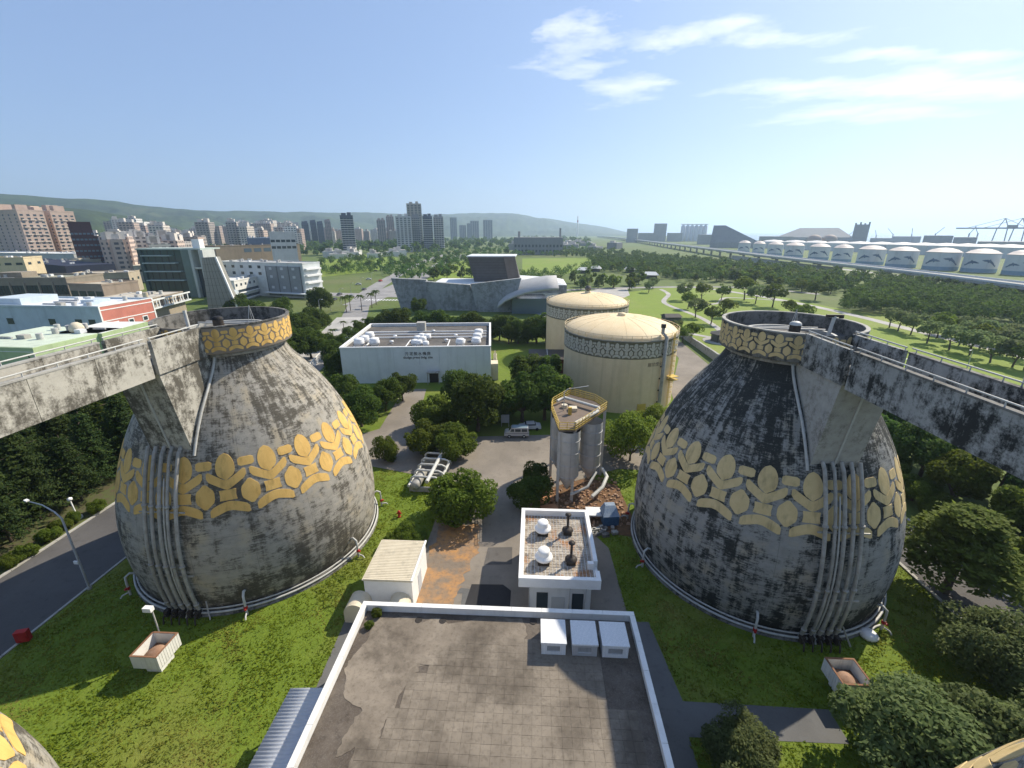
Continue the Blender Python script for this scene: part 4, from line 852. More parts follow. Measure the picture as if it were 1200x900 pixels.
MB().cyl((0, 0, .03), 6.3, .12, 28).build('pad', PAVE, o); MB().lathe([(3.6, .15), (3.6, 2.7)], 8, smooth=False).build('wall', pm((.13,.13,.13)), o); MB().lathe([(4.4, 2.65), (4.4, 2.85), (.1, 4.1)], 8, smooth=False).build('roof', pm((.06,.058,.058)), o)
for k in range(8):
    a = 2*math.pi*k/8; MB().bar((3.8*math.cos(a), 3.8*math.sin(a), .15), (3.8*math.cos(a), 3.8*math.sin(a), 2.7), .2).build('post', DARK, o)
# ------------------------------------------------------------------ small things on the lawns
def inspection_box(px, label, flip, ped=True):
    z = 2.3; q = [at(u, v, z) for u, v in px]; c = sum(q, Vector())/4; o = thing('inspection_box', label, 'valve box', (c.x, c.y, 0), 0, 'raised inspection boxes'); q = [(p_.x - c.x, p_.y - c.y) for p_ in q]
    x0, x1 = min(a[0] for a in q), max(a[0] for a in q); xs = sorted(a[0] for a in q); x0, x1 = (xs[0]+xs[1])/2, (xs[2]+xs[3])/2; ys = sorted(a[1] for a in q); y0, y1 = (ys[0]+ys[1])/2, (ys[2]+ys[3])/2
    MB().bx(x0 + .5, x1 - .5, y0 + .5, y1 - .5, 0, 1.0).build('pedestal', WHITE, o); MB().bx(x0 + .1, x1 - .1, y0 + .1, y1 - .1, 1.0, 1.15).build('floor', RUST, o)
    pl = plain('ribbed_white', (.72,.71,.67), (.63,.62,.57), 2, .6, streak=True)
    n_ = 10
    for xx, sgn in ((x0, 1), (x1 - .1, -1)):
        MB().bx(xx, xx + .1, y0, y1, .98, z).build('side_board', pl, o)
        for k in range(n_): MB().bx(xx - .03 if sgn > 0 else xx + .1, xx if sgn > 0 else xx + .13, y0 + (k+.08)*(y1-y0)/n_, y0 + (k+.92)*(y1-y0)/n_, 1.0, z - .02).build('board', pl, o)
    for yy in (y0, y1 - .1): MB().bx(x0 + .102, x1 - .102, yy, yy + .1, .98, z).build('end_board', pl, o)
    rim = MB()
    for a in ((x0-.02, x1+.02, y0-.02, y0+.12), (x0-.02, x1+.02, y1-.12, y1+.02), (x0-.02, x0+.12, y0+.121, y1-.121), (x1-.12, x1+.02, y0+.121, y1-.121)): MB().bx(*a, z, z + .05).build('rim', RUST, o)
    MB().lathe([(.95, 1.16), (.98, 1.35), (.4, 1.75), (0, 1.82)], 24).build('lid', plain('rusty_lid', (.34,.22,.15), (.22,.12,.075), 2, .8), o)
    return o, (x0, x1, y0, y1)
o, e = inspection_box([(178.7,740.7),(208.7,741.3),(183.3,770.7),(151.3,770)], 'white boarded inspection box with a rusty lid below the grey digester', 0)
p_ = MB().tube([(e[0] + .3, e[3] + .25, 0), (e[0] + .3, e[3] + .25, 4.6)], .06, 8).build('lamp_post', PIPE_W, o); MB().box((e[0] + .05, e[3] + .2, 4.7), (.75, .4, .42)).build('lantern', WHITE_C, p_)
inspection_box([(966,771),(1000.5,771.5),(1023.5,803),(990,804)], 'white boarded inspection box with a rusty lid below the blackened digester', 1)
q = at(30, 752); o = thing('red_cabinet', 'red hose cabinet on the lawn edge by the left road', 'cabinet', (q.x, q.y, 0), .3)
MB().box((0, 0, .75), (.95, .5, 1.1)).build('body', RED, o); MB().box((0, -.26, .75), (.8, .03, .95)).build('door', RED, o); MB().bar((-.35, 0, 0), (-.35, 0, .25), .1).build('leg', DARK, o); MB().bar((.35, 0, 0), (.35, 0, .25), .1).build('leg', DARK, o)
q = at(468, 606); o = thing('hydrant', 'red fire hydrant on the grass between digester and bushes', 'hydrant', (q.x, q.y, 0)); MB().lathe([(.22, 0), (.22, .1), (.15, .14), (.15, .75), (.2, .78), (.2, .86), (.12, 1.0), (0, 1.06)], 14).build('barrel', RED, o); MB().tube([(-.32, 0, .6), (.32, 0, .6)], .09, 8).build('outlet', RED, o)
base = Vector((-46.8, 34.9, 0)); hp = up_at(64, 603, base)
def street_lamp(base, h, arm, label, group='street lamps'):
    o = thing('street_lamp', label, 'street lamp', base, 0, group); MB().cyl((0, 0, 0), .22, .25, 10).build('base', CONC, o)
    a = Vector(arm); MB().tube([(0, 0, .2), (0, 0, h*.93), tuple(a*.18 + Vector((0,0,h*.985))), tuple(a*.55 + Vector((0,0,h*1.02))), tuple(a + Vector((0,0,h*1.0)))], [.12,.085,.07,.06,.05], 8).build('pole', STEEL, o)
    MB().box(tuple(a*1.12 + Vector((0,0,h*1.0))), (.5, .28, .14), math.atan2(a.y, a.x)).build('lamp_head', WHITE_C, o); return o
hd = at(35, 588, hp)
o = street_lamp((base.x, base.y, 0), hp, (hd.x - base.x, hd.y - base.y, 0), 'tall curved street lamp leaning over the road left of the grey digester')
MB().box((-.15, -.15, 3.6), (.45, .12, .35)).build('notice', WHITE_C, o)
q = at(99, 611); o = thing('garden_lamp', 'short white post with a broad foot beside the left road kerb', 'lamp', (q.x - 1.5, q.y + .6, 0)); MB().lathe([(.55, 0), (.5, .3), (.1, .5), (0, .5)], 14).build('foot', WHITE_C, o); MB().tube([(0, 0, .4), (-.3, .1, 2.6)], .08, 8).build('post', WHITE_C, o); MB().lathe([(0, 2.6), (.28, 2.75), (.28, 3.0), (0, 3.15)], 12, (-.3, .1, 0)).build('globe', WHITE_C, o)
for u, v, hh, lab in ((1057, 452, 7, 'slim lamp standing on the park lawn behind the right bridge'), (925, 438, 8, 'slim lamp by the retaining wall, left of the right bowl'), (867, 465, 8, 'slim lamp on the road edge beside the cream tank'), (1130, 440, 7, 'slim lamp at the park edge, above the right bridge')):
    q = at(u, v); street_lamp((q.x, q.y, 0), hh, (-1.2, -.6, 0), lab, 'slim park lamps')
q = at(1017, 746); o = thing('white_bucket', 'sun glare off a white bucket on the grass at the foot of the blackened digester', 'glare', (q.x, q.y, 0)); MB().lathe([(.0, .0), (.7, .05), (.8, .3), (.5, .6), (0, .7)], 14).build('glare', WHITE_C, o); MB().tube([(.3, .4, .1), (1.3, 1.0, .15), (2.0, 1.3, .1)], .1, 6).build('hose', PIPE_W, o)  # white lump stands for sun glare off a white bucket
# ------------------------------------------------------------------ vehicles by the trees
def van(loc_, rz, label):
    o = thing('parked_van', label, 'van', loc_, rz); W = 1.7
    side = [(-2.15,.42),(-2.2,.95),(-2.05,1.1),(-1.45,1.3),(-1.0,1.85),(-.75,1.98),(1.95,2.0),(2.15,1.9),(2.2,.95),(2.18,.42)]
    mb = MB(); n_ = len(side); vs = [(x, -W/2 if z < 1.2 else -W/2 + .12*(z-1.2)/.8, z) for x, z in side] + [(x, W/2 if z < 1.2 else W/2 - .12*(z-1.2)/.8, z) for x, z in side]
    mb.add(vs, [tuple(range(n_))[::-1] if False else tuple(range(n_)), tuple(range(n_, 2*n_))[::-1]] + [(i, n_+i, n_+(i+1) % n_, (i+1) % n_) for i in range(n_)]); bd = mb.build('body', pm((.50,.49,.47), .35, False), o)
    for x0, x1 in ((-1.18,-.45),(-.3,.75),(.9,1.9)):
        for s_ in (-1, 1):
            z0, z1 = 1.28, 1.8; y = lambda z: s_*(W/2 - .12*(z-1.2)/.8 + .012); xl = x0 + (.22 if x0 < -1 else 0)
            MB().add([(x0, y(z0), z0), (x1, y(z0), z0), (x1, y(z1), z1), (xl, y(z1), z1)], [(0,1,2,3) if s_ < 0 else (3,2,1,0)]).build('window', GLASS, o)
    MB().add([(-1.47,-.68,1.33),(-1.47,.68,1.33),(-1.06,.62,1.82),(-1.06,-.62,1.82)], [(3,2,1,0)]).build('windscreen', GLASS, o)
    MB().bx(-.85, 2.0, -.66, .66, 1.99, 2.05).build('roof_panel', pm((.25,.33,.37), .3, False), o)
    MB().bx(-2.2, 2.2, -W/2 - .012, W/2 + .012, .93, 1.02).build('side_stripe', pm((.2,.2,.2)), o); MB().bx(2.16, 2.3, -W/2, W/2, .42, .62).build('bumper', PIPE_W, o); MB().bx(-2.3, -2.14, -W/2, W/2, .42, .62).build('bumper', PIPE_W, o)
    for s_ in (-1, 1): MB().box((-2.2, s_*.6, .88), (.06, .3, .2)).build('headlight', WHITE_C, o)
    for x in (-1.35, 1.35):
        for s_ in (-1, 1):
            w = MB(); w.lathe([(.0, -.11), (.2, -.11), (.32, -.1), (.34, 0), (.32, .1), (.2, .11), (0, .11)], 18); wo_ = w.build('wheel', BLACK, o); wo_.location = (x, s_*(W/2 - .06), .34); wo_.rotation_euler = (R(90), 0, 0)
            h_ = MB().lathe([(0, .13), (.17, .12), (.19, .1)], 12) if s_ < 0 else MB().lathe([(.19, -.1), (.17, -.12), (0, -.13)], 12); h_.build('rim', PIPE_W, wo_)
    return o
q = at(605.5, 511.5); van((q.x, q.y, Z3), .03, 'silver van parked in the shade of the trees')
def car(loc_, rz, colr, label, group):
    o = thing('car', label, 'car', loc_, rz, group); W = 1.7
    side = [(-2.1,.35),(-2.15,.75),(-1.2,.92),(-.65,1.38),(.75,1.42),(1.4,.98),(2.05,.9),(2.1,.35)]; n_ = len(side)
    MB().add([(x, -W/2 + (.14 if z > 1.1 else 0), z) for x, z in side] + [(x, W/2 - (.14 if z > 1.1 else 0), z) for x, z in side], [tuple(range(n_)), tuple(range(n_, 2*n_))[::-1]] + [(i, n_+i, n_+(i+1) % n_, (i+1) % n_) for i in range(n_)]).build('body', pm(colr, .3, False), o)
    MB().bx(-.95, 1.05, -W/2 + .03, W/2 - .03, 1.0, 1.32).build('glazing', GLASS, o)
    for x in (-1.3, 1.3):
        for s_ in (-1, 1): w = MB().cyl((0, 0, -.1), .3, .2, 12).build('wheel', BLACK, o); w.location = (x, s_*(W/2 - .08), .3); w.rotation_euler = (R(90), 0, 0)
    return o
q = at(621, 503); car((q.x, q.y, Z3), .1, (.6,.6,.6), 'white car half hidden behind the silver van', 'parked cars')
q = at(592, 500); o = thing('notice_board', 'grey notice board standing left of the silver van', 'board', (q.x, q.y, 0)); MB().box((0, 0, 1.7), (1.6, .12, 1.7)).build('panel', pm((.42,.42,.42)), o); MB().bar((-.7, .1, 0), (-.7, .1, .9), .1).build('post', STEEL, o); MB().bar((.7, .1, 0), (.7, .1, .9), .1).build('post', STEEL, o)
# ------------------------------------------------------------------ vegetation
def quads_mesh(name, V, mat, tri=False):
    k = 3 if tri else 4; n = len(V) // k; me = bpy.data.meshes.new(name)
    me.vertices.add(len(V)); me.vertices.foreach_set('co', np.asarray(V, np.float32).ravel())
    me.loops.add(n*k); me.loops.foreach_set('vertex_index', np.arange(n*k, dtype=np.int32))
    me.polygons.add(n); me.polygons.foreach_set('loop_start', np.arange(0, n*k, k, dtype=np.int32)); me.polygons.foreach_set('loop_total', np.full(n, k, np.int32))
    me.materials.append(mat); me.update(calc_edges=True); return me
def leaves(P, N, size, g, asp=.55, jit=.7):
    """Diamond leaves at points P facing roughly N."""
    n = len(P); N = N + g.normal(0, jit, (n, 3)); N /= np.linalg.norm(N, axis=1)[:, None] + 1e-9
    A = np.cross(N, g.normal(0, 1, (n, 3))); A /= np.linalg.norm(A, axis=1)[:, None] + 1e-9; B = np.cross(N, A)
    s = (size * g.uniform(.65, 1.35, n))[:, None]
    V = np.stack([P - A*s, P - B*s*asp - N*s*.12, P + A*s, P + B*s*asp - N*s*.12], 1); return V.reshape(-1, 3)
def crown_pts(seed, rx, rz, zc, nl, n, lobe=.38, flat=1., lowcut=-.75, shell=(.72, 1.06)):
    g = np.random.default_rng(seed); d = g.normal(0, 1, (nl*3, 3)); d /= np.linalg.norm(d, axis=1)[:, None]; d = d[d[:, 2] > lowcut][:nl]; nl = len(d)
    c = d * g.uniform(.4, .82, nl)[:, None] * np.array([rx, rx, rz]); lr = rx * lobe * g.uniform(.5, 1.15, nl)
    i = g.choice(nl, n, p=lr**2/np.sum(lr**2)); e = g.normal(0, 1, (n, 3)); e += d[i]*.55 + np.array([0, 0, .25]); e /= np.linalg.norm(e, axis=1)[:, None]
    P = c[i] + e * (lr[i] * g.uniform(*shell, n))[:, None] * np.array([1, 1, flat]); P[:, 2] += zc
    return g, P, e + np.array([0, 0, .35])
def crown_mesh(name, seed, rx, rz, zc, nl, n, leaf, mat, **k):
    g, P, N = crown_pts(seed, rx, rz, zc, nl, n, **k); return quads_mesh(name, leaves(P, N, leaf, g), mat)
def trunk_mesh(name, seed, h, r, spread, nb=5, mat=None):
    rj = random.Random(seed); mb = MB(); lean = (rj.uniform(-.3, .3), rj.uniform(-.3, .3)); top = (lean[0], lean[1], h)
    mb.tube([(0, 0, -.1), (lean[0]*.3, lean[1]*.3, h*.4), top], [r*1.25, r, r*.75], 8)
    for k in range(nb):
        a = 2*math.pi*(k + rj.random())/nb; z = h*rj.uniform(.55, .95); L = spread*rj.uniform(.6, .95)
        mb.tube([(lean[0]*z/h, lean[1]*z/h, z), (math.cos(a)*L*.5, math.sin(a)*L*.5, z + L*.35), (math.cos(a)*L, math.sin(a)*L, z + L*rj.uniform(.5, .9))], [r*.5, r*.33, r*.12], 6)
    return mb.mesh(name, mat or BARK)
# prototypes as (trunk mesh, crown mesh); radius about 1 crown = nominal metres, scaled on placing
PROTO = {}
def proto(key, n, fn): PROTO[key] = [fn(k) for k in range(n)]
proto('bush', 3, lambda k: (trunk_mesh('trunk', k, 1.6, .22, 2.6, 6), crown_mesh('crown', 10+k, 4, 2.5, 3.0, 34, 8500, .21, LEAF)))
proto('dark', 3, lambda k: (trunk_mesh('trunk', 20+k, 2.2, .26, 2.6, 6), crown_mesh('crown', 30+k, 4, 3.1, 4.2, 34, 7500, .22, LEAF_D)))
proto('tall', 3, lambda k: (trunk_mesh('trunk', 40+k, 4.5, .32, 3.2, 6), crown_mesh('crown', 50+k, 4.6, 3.6, 7.0, 38, 7500, .3, (LEAF_W if k else LEAF))))
proto('bright', 2, lambda k: (trunk_mesh('trunk', 60+k, 1.2, .14, 3.2, 11), crown_mesh('crown', 70+k, 4, 1.9, 3.2, 26, 4200, .2, LEAF_B, lobe=.36)))
proto('grey', 3, lambda k: (trunk_mesh('trunk', 80+k, 1.8, .24, 3.0, 7), crown_mesh('crown', 90+k, 4, 2.6, 2.9, 44, 14000, .15, LEAF_G, lobe=.36)))
proto('park', 5, lambda k: (trunk_mesh('trunk', 100+k, 2.6, .17, 1.8, 4), crown_mesh('crown', 110+k, 3, 1.6 + .25*(k % 3), 4.2, 16, 900, .33, (LEAF, LEAF_G, LEAF_D, LEAF, LEAF_G)[k], lobe=.5, flat=.75)))
proto('far', 5, lambda k: (trunk_mesh('trunk', 130+k, 2.2, .22, 1.4, 2), crown_mesh('crown', 140+k, 3.4, 2.4, 3.6, 12, 260, .72, (LEAF, LEAF_D, LEAF_G, LEAF_D, LEAF)[k], lobe=.5)))
def layered(k):
    g = np.random.default_rng(k); Ps, Ns = [], []
    for j in range(6):
        z = 2.6 + j*.75; rr_ = 4.4 * (1 - .13*j) * (1 if j else .85)
        for b_ in range(11):
            a = 2*math.pi*(b_ + g.uniform(0, 1))/11; L = rr_*g.uniform(.7, 1.05); m = 150
            t_ = np.sqrt(g.uniform(.02, 1, m)); off = g.normal(0, .42, m)*(.4 + t_); x = np.cos(a)*L*t_ - np.sin(a)*off; y = np.sin(a)*L*t_ + np.cos(a)*off
            Ps.append(np.stack([x, y, z + .25*t_ - .35*t_**3 + g.normal(0, .09, m)], 1)); Ns.append(np.tile([0, 0, 1.], (m, 1)))
    return quads_mesh('crown', leaves(np.concatenate(Ps), np.concatenate(Ns), .2, g, .5, .35), LEAF_L)
proto('layered', 1, lambda k: (trunk_mesh('trunk', 150, 5.6, .22, 2.0, 4), layered(5)))
def pine(k):
    g = np.random.default_rng(200+k); H = 12.5; Ps, Ns = [], []
    for j in range(17):
        z = 1.8 + j*.62; rr_ = 3.6*(1 - (j/17)**1.2) + .35
        for b_ in range(8):
            a = 2*math.pi*(b_ + g.uniform(0, .9))/8; L = rr_*g.uniform(.75, 1.1); m = 75; t_ = g.uniform(.15, 1, m); w = .1 + .22*t_
            x = np.cos(a)*L*t_ + g.normal(0, 1, m)*w; y = np.sin(a)*L*t_ + g.normal(0, 1, m)*w; Ps.append(np.stack([x, y, z - .3*t_ + .55*t_**2.5 + g.normal(0, .13, m)], 1))
            Ns.append(np.stack([np.cos(a)*t_, np.sin(a)*t_, np.full(m, .8)], 1))
    tr = MB().tube([(0, 0, -.1), (.1, 0, H*.5), (0, 0, H)], [.24, .16, .05], 8)
    for j in range(10):
        a = j*2.4; z = 2 + j; tr.tube([(0, 0, z), (math.cos(a)*2.2, math.sin(a)*2.2, z + .2)], [.06, .02], 5)
    return tr.mesh('trunk', BARK), quads_mesh('crown', leaves(np.concatenate(Ps), np.concatenate(Ns), .19, g, .4, .6), LEAF_P)
proto('pine', 3, pine)
def palm(k):
    g = np.random.default_rng(300+k); V = []
    for f in range(16):
        a = 2*math.pi*f/16 + g.uniform(-.1, .1); e = g.uniform(-.1, .9); L = g.uniform(2.0, 2.6); pts = []
        for j in range(7): t_ = j/6; pts.append(np.array([math.cos(a)*L*t_*math.cos(e*.6), math.sin(a)*L*t_*math.cos(e*.6), 6.2 + L*(math.sin(e)*t_ - .75*t_*t_)]))
        s_ = np.array([-math.sin(a), math.cos(a), 0])
        for j in range(6):
            w0, w1 = .42*math.sin(math.pi*min(.95, j/6+.15)), .42*math.sin(math.pi*min(.97, (j+1)/6+.12)); dr = np.array([0, 0, -.18])
            V += [pts[j], pts[j+1], pts[j+1] + s_*w1 + dr, pts[j] + s_*w0 + dr, pts[j], pts[j] - s_*w0 + dr, pts[j+1] - s_*w1 + dr, pts[j+1]]
    return MB().tube([(0, 0, -.1), (.1, 0, 3), (0, .05, 6.25)], [.2, .13, .12], 8).mesh('trunk', BARK), quads_mesh('crown', np.array(V), LEAF_D)
proto('palm', 2, palm)
trj = random.Random(77)
def tree(kind, x, y, s, label, group, name='tree', sz=None, var=None):
    tm, cm_ = PROTO[kind][trj.randrange(len(PROTO[kind])) if var is None else var]
    o = thing(name, label, 'shrub' if name == 'shrub' else 'tree', (x, y, 0), trj.uniform(0, 6.28), group)
    o.scale = (s, s, (sz or s)); link('trunk', tm, o); link('crown', cm_, o); return o
def tpx(kind, u, v, s, label, group, **k): q = at(u, v); return tree(kind, q.x, q.y, s, label, group, **k)
G1 = 'trees and bushes in the works yard'
for a in (('bush',546,606,1.15,'large round bush in front of the white pipe skid',dict(sz=1.1,var=0)), ('bush',500,532,.95,'round bush behind the white pipe skid',dict(var=1)), ('bush',534,534,.95,'round bush right of the pipe skid bush, beside the yard',dict(var=2)), ('bush',451,540,.55,'small slim tree on the lawn right of the grey digester',dict(sz=.75)),
          ('dark',452,482,.95,'dark tree before the machine hall, left of its door lane',dict(var=0)), ('dark',472,470,.9,'dark tree touching the machine hall front wall',dict(var=1)), ('dark',424,500,1.0,'tree just right of the grey digester flank',dict()), ('dark',408,478,.95,'tree between the digester and the machine hall corner',dict()),
          ('bush',512,502,1.1,'leftmost tree of the clump behind the parked van',dict()), ('dark',560,505,1.45,'broad dark tree in the clump left of the van',dict(var=2)), ('bush',585,492,1.2,'tree in the middle of the clump above the van',dict()), ('dark',545,487,1.25,'tree at the back of the clump behind the van',dict()), ('dark',612,494,1.35,'dark tree right behind the van',dict(var=1)), ('dark',638,492,1.35,'dark tree left of the silo platform',dict(var=0)), ('dark',622,465,1.4,'tall dark tree beside the maroon shed',dict()), ('dark',640,450,1.1,'dark tree under the cream tank wall',dict(var=1)),
          ('bright',738,540,1.2,'bright yellow green shrub between the silos and the blackened digester',dict(sz=1.45,var=0)), ('bright',716,524,.85,'small bright shrub right of the silo columns',dict(var=1)), ('bright',765,512,.9,'bright shrub at the foot of the cream tank',dict(sz=1.1)), ('dark',622,592,.75,'dark shrub left of the silo rubble',dict(sz=.6)), ('dark',628,572,.6,'low dark shrub beside the silo columns',dict(sz=.5))): tpx(*a[:5], G1, **a[5])
G2 = 'trees near the bottom right corner'
for a in (('grey',1078,918,1.4,'big grey green bush at the lower right, below the right inspection box',dict(sz=1.05,var=0)), ('grey',1172,925,1.35,'big grey green bush in the lower right corner',dict(sz=1.2,var=1)), ('grey',1165,800,1.15,'shaded grey green bush at the right edge',dict(var=2)), ('grey',858,905,.72,'small bush at the bottom, right of the flat roof',dict(var=1)),
          ('layered',1106,694,1.5,'flat layered tree over the right road',dict())): tpx(*a[:5], G2, **a[5])
G3 = 'tall trees along the right road'; k = 0
for j, y in enumerate((26, 33, 40, 47, 54, 61, 68, 76)):
    tree('tall', 57 + (j % 2)*1.5, y, .72 + .08*(j % 3), 'tall leafy tree in the row beyond the right road', G3)
    tree('tall', 65 + (j % 3), y + 3, .85 + .1*((j+1) % 3), 'tall leafy tree in the row beyond the right road', G3)
    if j < 6: tree('tall', 74 + (j % 3), y - 2, .95, 'tall leafy tree in the row beyond the right road', G3)
for j in range(11): tree('bush', 53.2 + (j % 2)*.8, 24 + j*4.6, .62 + .1*(j % 3), 'low bush along the outer kerb of the right road', 'bushes by the right road', name='shrub')
G4 = 'dark pines along the left road'
for j in range(9):
    tree('pine', -63.5 - (j % 2)*1.3, 24 + j*4.4, .82 + .12*(j % 3), 'dark pine in the belt beyond the left road', G4)
    tree('pine', -70 - (j % 3), 22 + j*4.9, 1.0 + .1*(j % 2), 'dark pine in the belt beyond the left road', G4)
    if j < 8: tree('pine', -78 - (j % 2)*2, 24 + j*6, 1.15, 'dark pine in the belt beyond the left road', G4)
for j in range(12): tree('dark', -60 - (j % 4)*5.2, 66 + (j // 4)*9 + (j % 2)*3, 1.25 + .1*(j % 3), 'dark broad tree behind the left bridge, beyond the pines', 'broad trees behind the left bridge')
for j, (u, v, s) in enumerate(((72, 622, .28), (58, 634, .3), (30, 655, .3), (88, 612, .25), (115, 600, .3), (12, 664, .26))): tpx('bush', u, v, s, 'small light shrub between the pines and the left kerb', 'shrubs by the left kerb', name='shrub')
for u, v, s, l in ((478, 634, .42, 'leafy creeper bush over the back of the white shed'), (462, 642, .34, 'creeper bush at the left back of the white shed'), (492, 640, .3, 'creeper bush at the right back corner of the white shed')): tpx('bush', u, v, s, l, 'creepers behind the white shed', name='shrub')
c = at(441, 722, 5.3); tree('bush', c.x + .1, c.y, .12, 'weeds rooted in the left corner of the flat roof', 'weeds on the flat roof', name='shrub').location.z = 5.3
c = at(432, 735, 5.3); tree('bush', c.x + .1, c.y, .1, 'weeds rooted along the left parapet of the flat roof', 'weeds on the flat roof', name='shrub').location.z = 5.3
# behind the grey digester and along the avenue
for u, v, s in ((322, 398, 1.3), (340, 405, 1.3), (358, 402, 1.2), (372, 392, 1.15), (345, 425, 1.2), (365, 420, 1.1), (300, 385, 1.3), (330, 378, 1.2), (280, 372, 1.2)): tpx('dark', u, v, s*1.1, 'dark leafy tree behind the grey digester bowl', 'trees behind the grey digester')
for u, v, s in ((392, 428, .95), (405, 418, .9), (412, 404, .8), (425, 397, .8), (398, 445, 1.0), (440, 392, .85), (385, 410, .7)): tpx('dark', u, v, s, 'dense bush at the left end of the machine hall', 'bushes left of the machine hall')
tpx('dark', 376, 366, 1.6, 'single broad tree on the corner of the avenue', 'street trees', sz=1.5)
for u, v in ((406, 366), (411, 364), (424, 364), (436, 361), (441, 357)): tpx('palm', u, v, 1.15, 'slim palm beside the avenue crossing', 'palms by the avenue', name='palm')
for u, v in ((391, 396), (403, 386), (417, 385), (428, 383)): tpx('palm', u, v, .85, 'short palm in the bed left of the machine hall', 'short palms left of the hall', name='palm', sz=.5)
for k in range(15):
    q = at(440 + k*14.5, 392 + k*.75); tree('dark' if k % 3 else 'bush', q.x, q.y, 1.05 + .12*(k % 3), 'round tree in the row between the machine hall and the museum', 'tree row before the museum')
for k in range(6): q = at(596 + k*11, 403 - k*.3); tree('dark', q.x, q.y, 1.1, 'round tree in the row between the machine hall and the museum', 'tree row before the museum')
tpx('dark', 491, 368, 1.05, 'tree in front of the angular museum wall', 'trees by the museum')
# ------------------------------------------------------------------ park trees: the single ones, then those scattered over the ground
def inpoly(x, y, poly):
    c_ = False; n_ = len(poly)
    for i in range(n_):
        (x1, y1), (x2, y2) = poly[i], poly[(i+1) % n_]
        if (y1 > y) != (y2 > y) and x < (x2-x1)*(y-y1)/(y2-y1) + x1: c_ = not c_
    return c_
for u, v, s in ((815,372,1.4),(833,380,1.3),(850,371,1.25),(806,362,1.3),(872,352,2.0),(905,360,1.9),(885,356,1.6),(925,372,1.2),(800,352,1.6),(760,343,1.2),(822,352,1.5),(845,352,1.4),(938,380,1.3),(955,352,1.8),(790,392,.9),(810,399,1.0),(800,402,.9),(765,338,1.2),(745,336,1.0)): tpx('park', u, v, s, 'rounded tree standing on the park lawn', 'park trees')
for u, v in ((1052,388),(1067,392),(1086,402),(1098,396),(1112,410),(1124,404),(1136,416),(1148,408),(1160,425),(1172,414),(1186,430),(1197,420),(1200,434),(1105,392),(1130,396),(1155,402),(1180,408),(1042,384)): tpx('park', u, v, 1.3, 'spreading tree in the row along the park edge', 'park edge trees', var=trj.choice((0, 1, 4)))
def scatter(poly, n, dmin, seed):
    rj_ = random.Random(seed); us = [p_[0] for p_ in poly]; vs = [p_[1] for p_ in poly]; out = []; grid = {}
    for _ in range(n*30):
        if len(out) >= n: break
        u = rj_.uniform(min(us), max(us)); v = rj_.uniform(min(vs), max(vs))
        if not inpoly(u, v, poly): continue
        q = at(u, v); d = dmin*(1 + q.length/900); k_ = (int(q.x//d), int(q.y//d))
        if any((q - w).length < d for a_ in (-1,0,1) for b_ in (-1,0,1) for w in grid.get((k_[0]+a_, k_[1]+b_), [])): continue
        grid.setdefault(k_, []).append(q); out.append(q)
    return out
sp = []
for poly, n_, d, sd_ in (([(690,305),(760,304),(900,320),(1000,334),(985,346),(940,344),(880,332),(800,330),(760,322),(700,318)], 170, 7, 1), ([(500,330),(530,306),(605,300),(600,326)], 46, 8, 2), ([(455,318),(520,300),(600,290),(690,290),(690,303),(600,302),(520,312)], 60, 9, 3), ([(372,322),(380,302),(470,300),(470,310),(430,322)], 22, 9, 4), ([(650,332),(700,330),(760,333),(745,340),(650,340)], 16, 8, 5)): sp += scatter(poly, n_, d, sd_)
sp.sort(key=lambda q: q.length)
for q in sp[:130]: tree('far', q.x, q.y, trj.uniform(.85, 1.5), 'small leafy tree in the wooded part of the park', 'scattered park trees')
def wood(name, pts, seed, smin, smax, label, mats, n=170, leaf=.8):
    g = np.random.default_rng(seed); V = []
    base = []
    for k in range(4): gg, P, N = crown_pts(seed*10 + k, 3.6, 2.8, 4.2, 12, n, lobe=.5); base.append(leaves(P, N, leaf, gg).reshape(-1, 3))
    for q in pts:
        b_ = base[g.integers(4)]; s_ = g.uniform(smin, smax); a = g.uniform(0, 6.28); ca, sa = math.cos(a), math.sin(a)
        W = b_ @ np.array([[ca, sa, 0], [-sa, ca, 0], [0, 0, 1]]) * s_ + np.array([q.x, q.y, 0]); V.append(W)
    o = link(name, quads_mesh(name, np.concatenate(V), mats)); return tag(o, label, 'wood', None, 'stuff')
wood('wood', scatter([(985,366),(1000,348),(1030,340),(1080,338),(1215,352),(1215,386),(1130,378),(1050,370)], 1100, 3.6, 11), 5, .75, 1.25, 'dense dark green wood beyond the park path on the right', LEAF_W, 260, .5)
wood('wood', sp[130:] + scatter([(640,298),(700,292),(760,301),(900,314),(1000,328),(1215,350),(1215,358),(1000,338),(900,324),(760,312)], 420, 6, 13), 6, .8, 1.3, 'far belt of trees below the elevated road', LEAF_W, 150, .75)
wood('wood', scatter([(240,296),(330,290),(440,284),(640,279),(690,281),(690,289),(600,290),(480,298),(380,300),(260,305)], 420, 11, 14), 7, 1.2, 2.6, 'far green belt of trees between the town blocks', LEAF_W, 80, 1.3)
wood('wood', scatter([(0,300),(150,288),(240,286),(230,300),(120,318),(0,322)], 90, 9, 15), 8, 1.0, 1.8, 'trees between the factory roofs on the left', LEAF_W, 110, 1.0)
wood('wood', scatter([(690,306),(760,305),(900,321),(1000,335),(985,345),(935,341),(880,331),(800,331),(760,324),(700,319)], 330, 5.5, 21), 9, .7, 1.25, 'wooded middle of the park below the elevated road', LEAF_W, 170, .62)
wood('wood', scatter([(440,319),(470,303),(520,294),(600,290),(690,290),(690,300),(610,301),(545,305),(520,322),(480,331)], 260, 8, 22), 10, .7, 1.3, 'scattered far trees between the avenue and the meadow', LEAF_W, 110, .85)
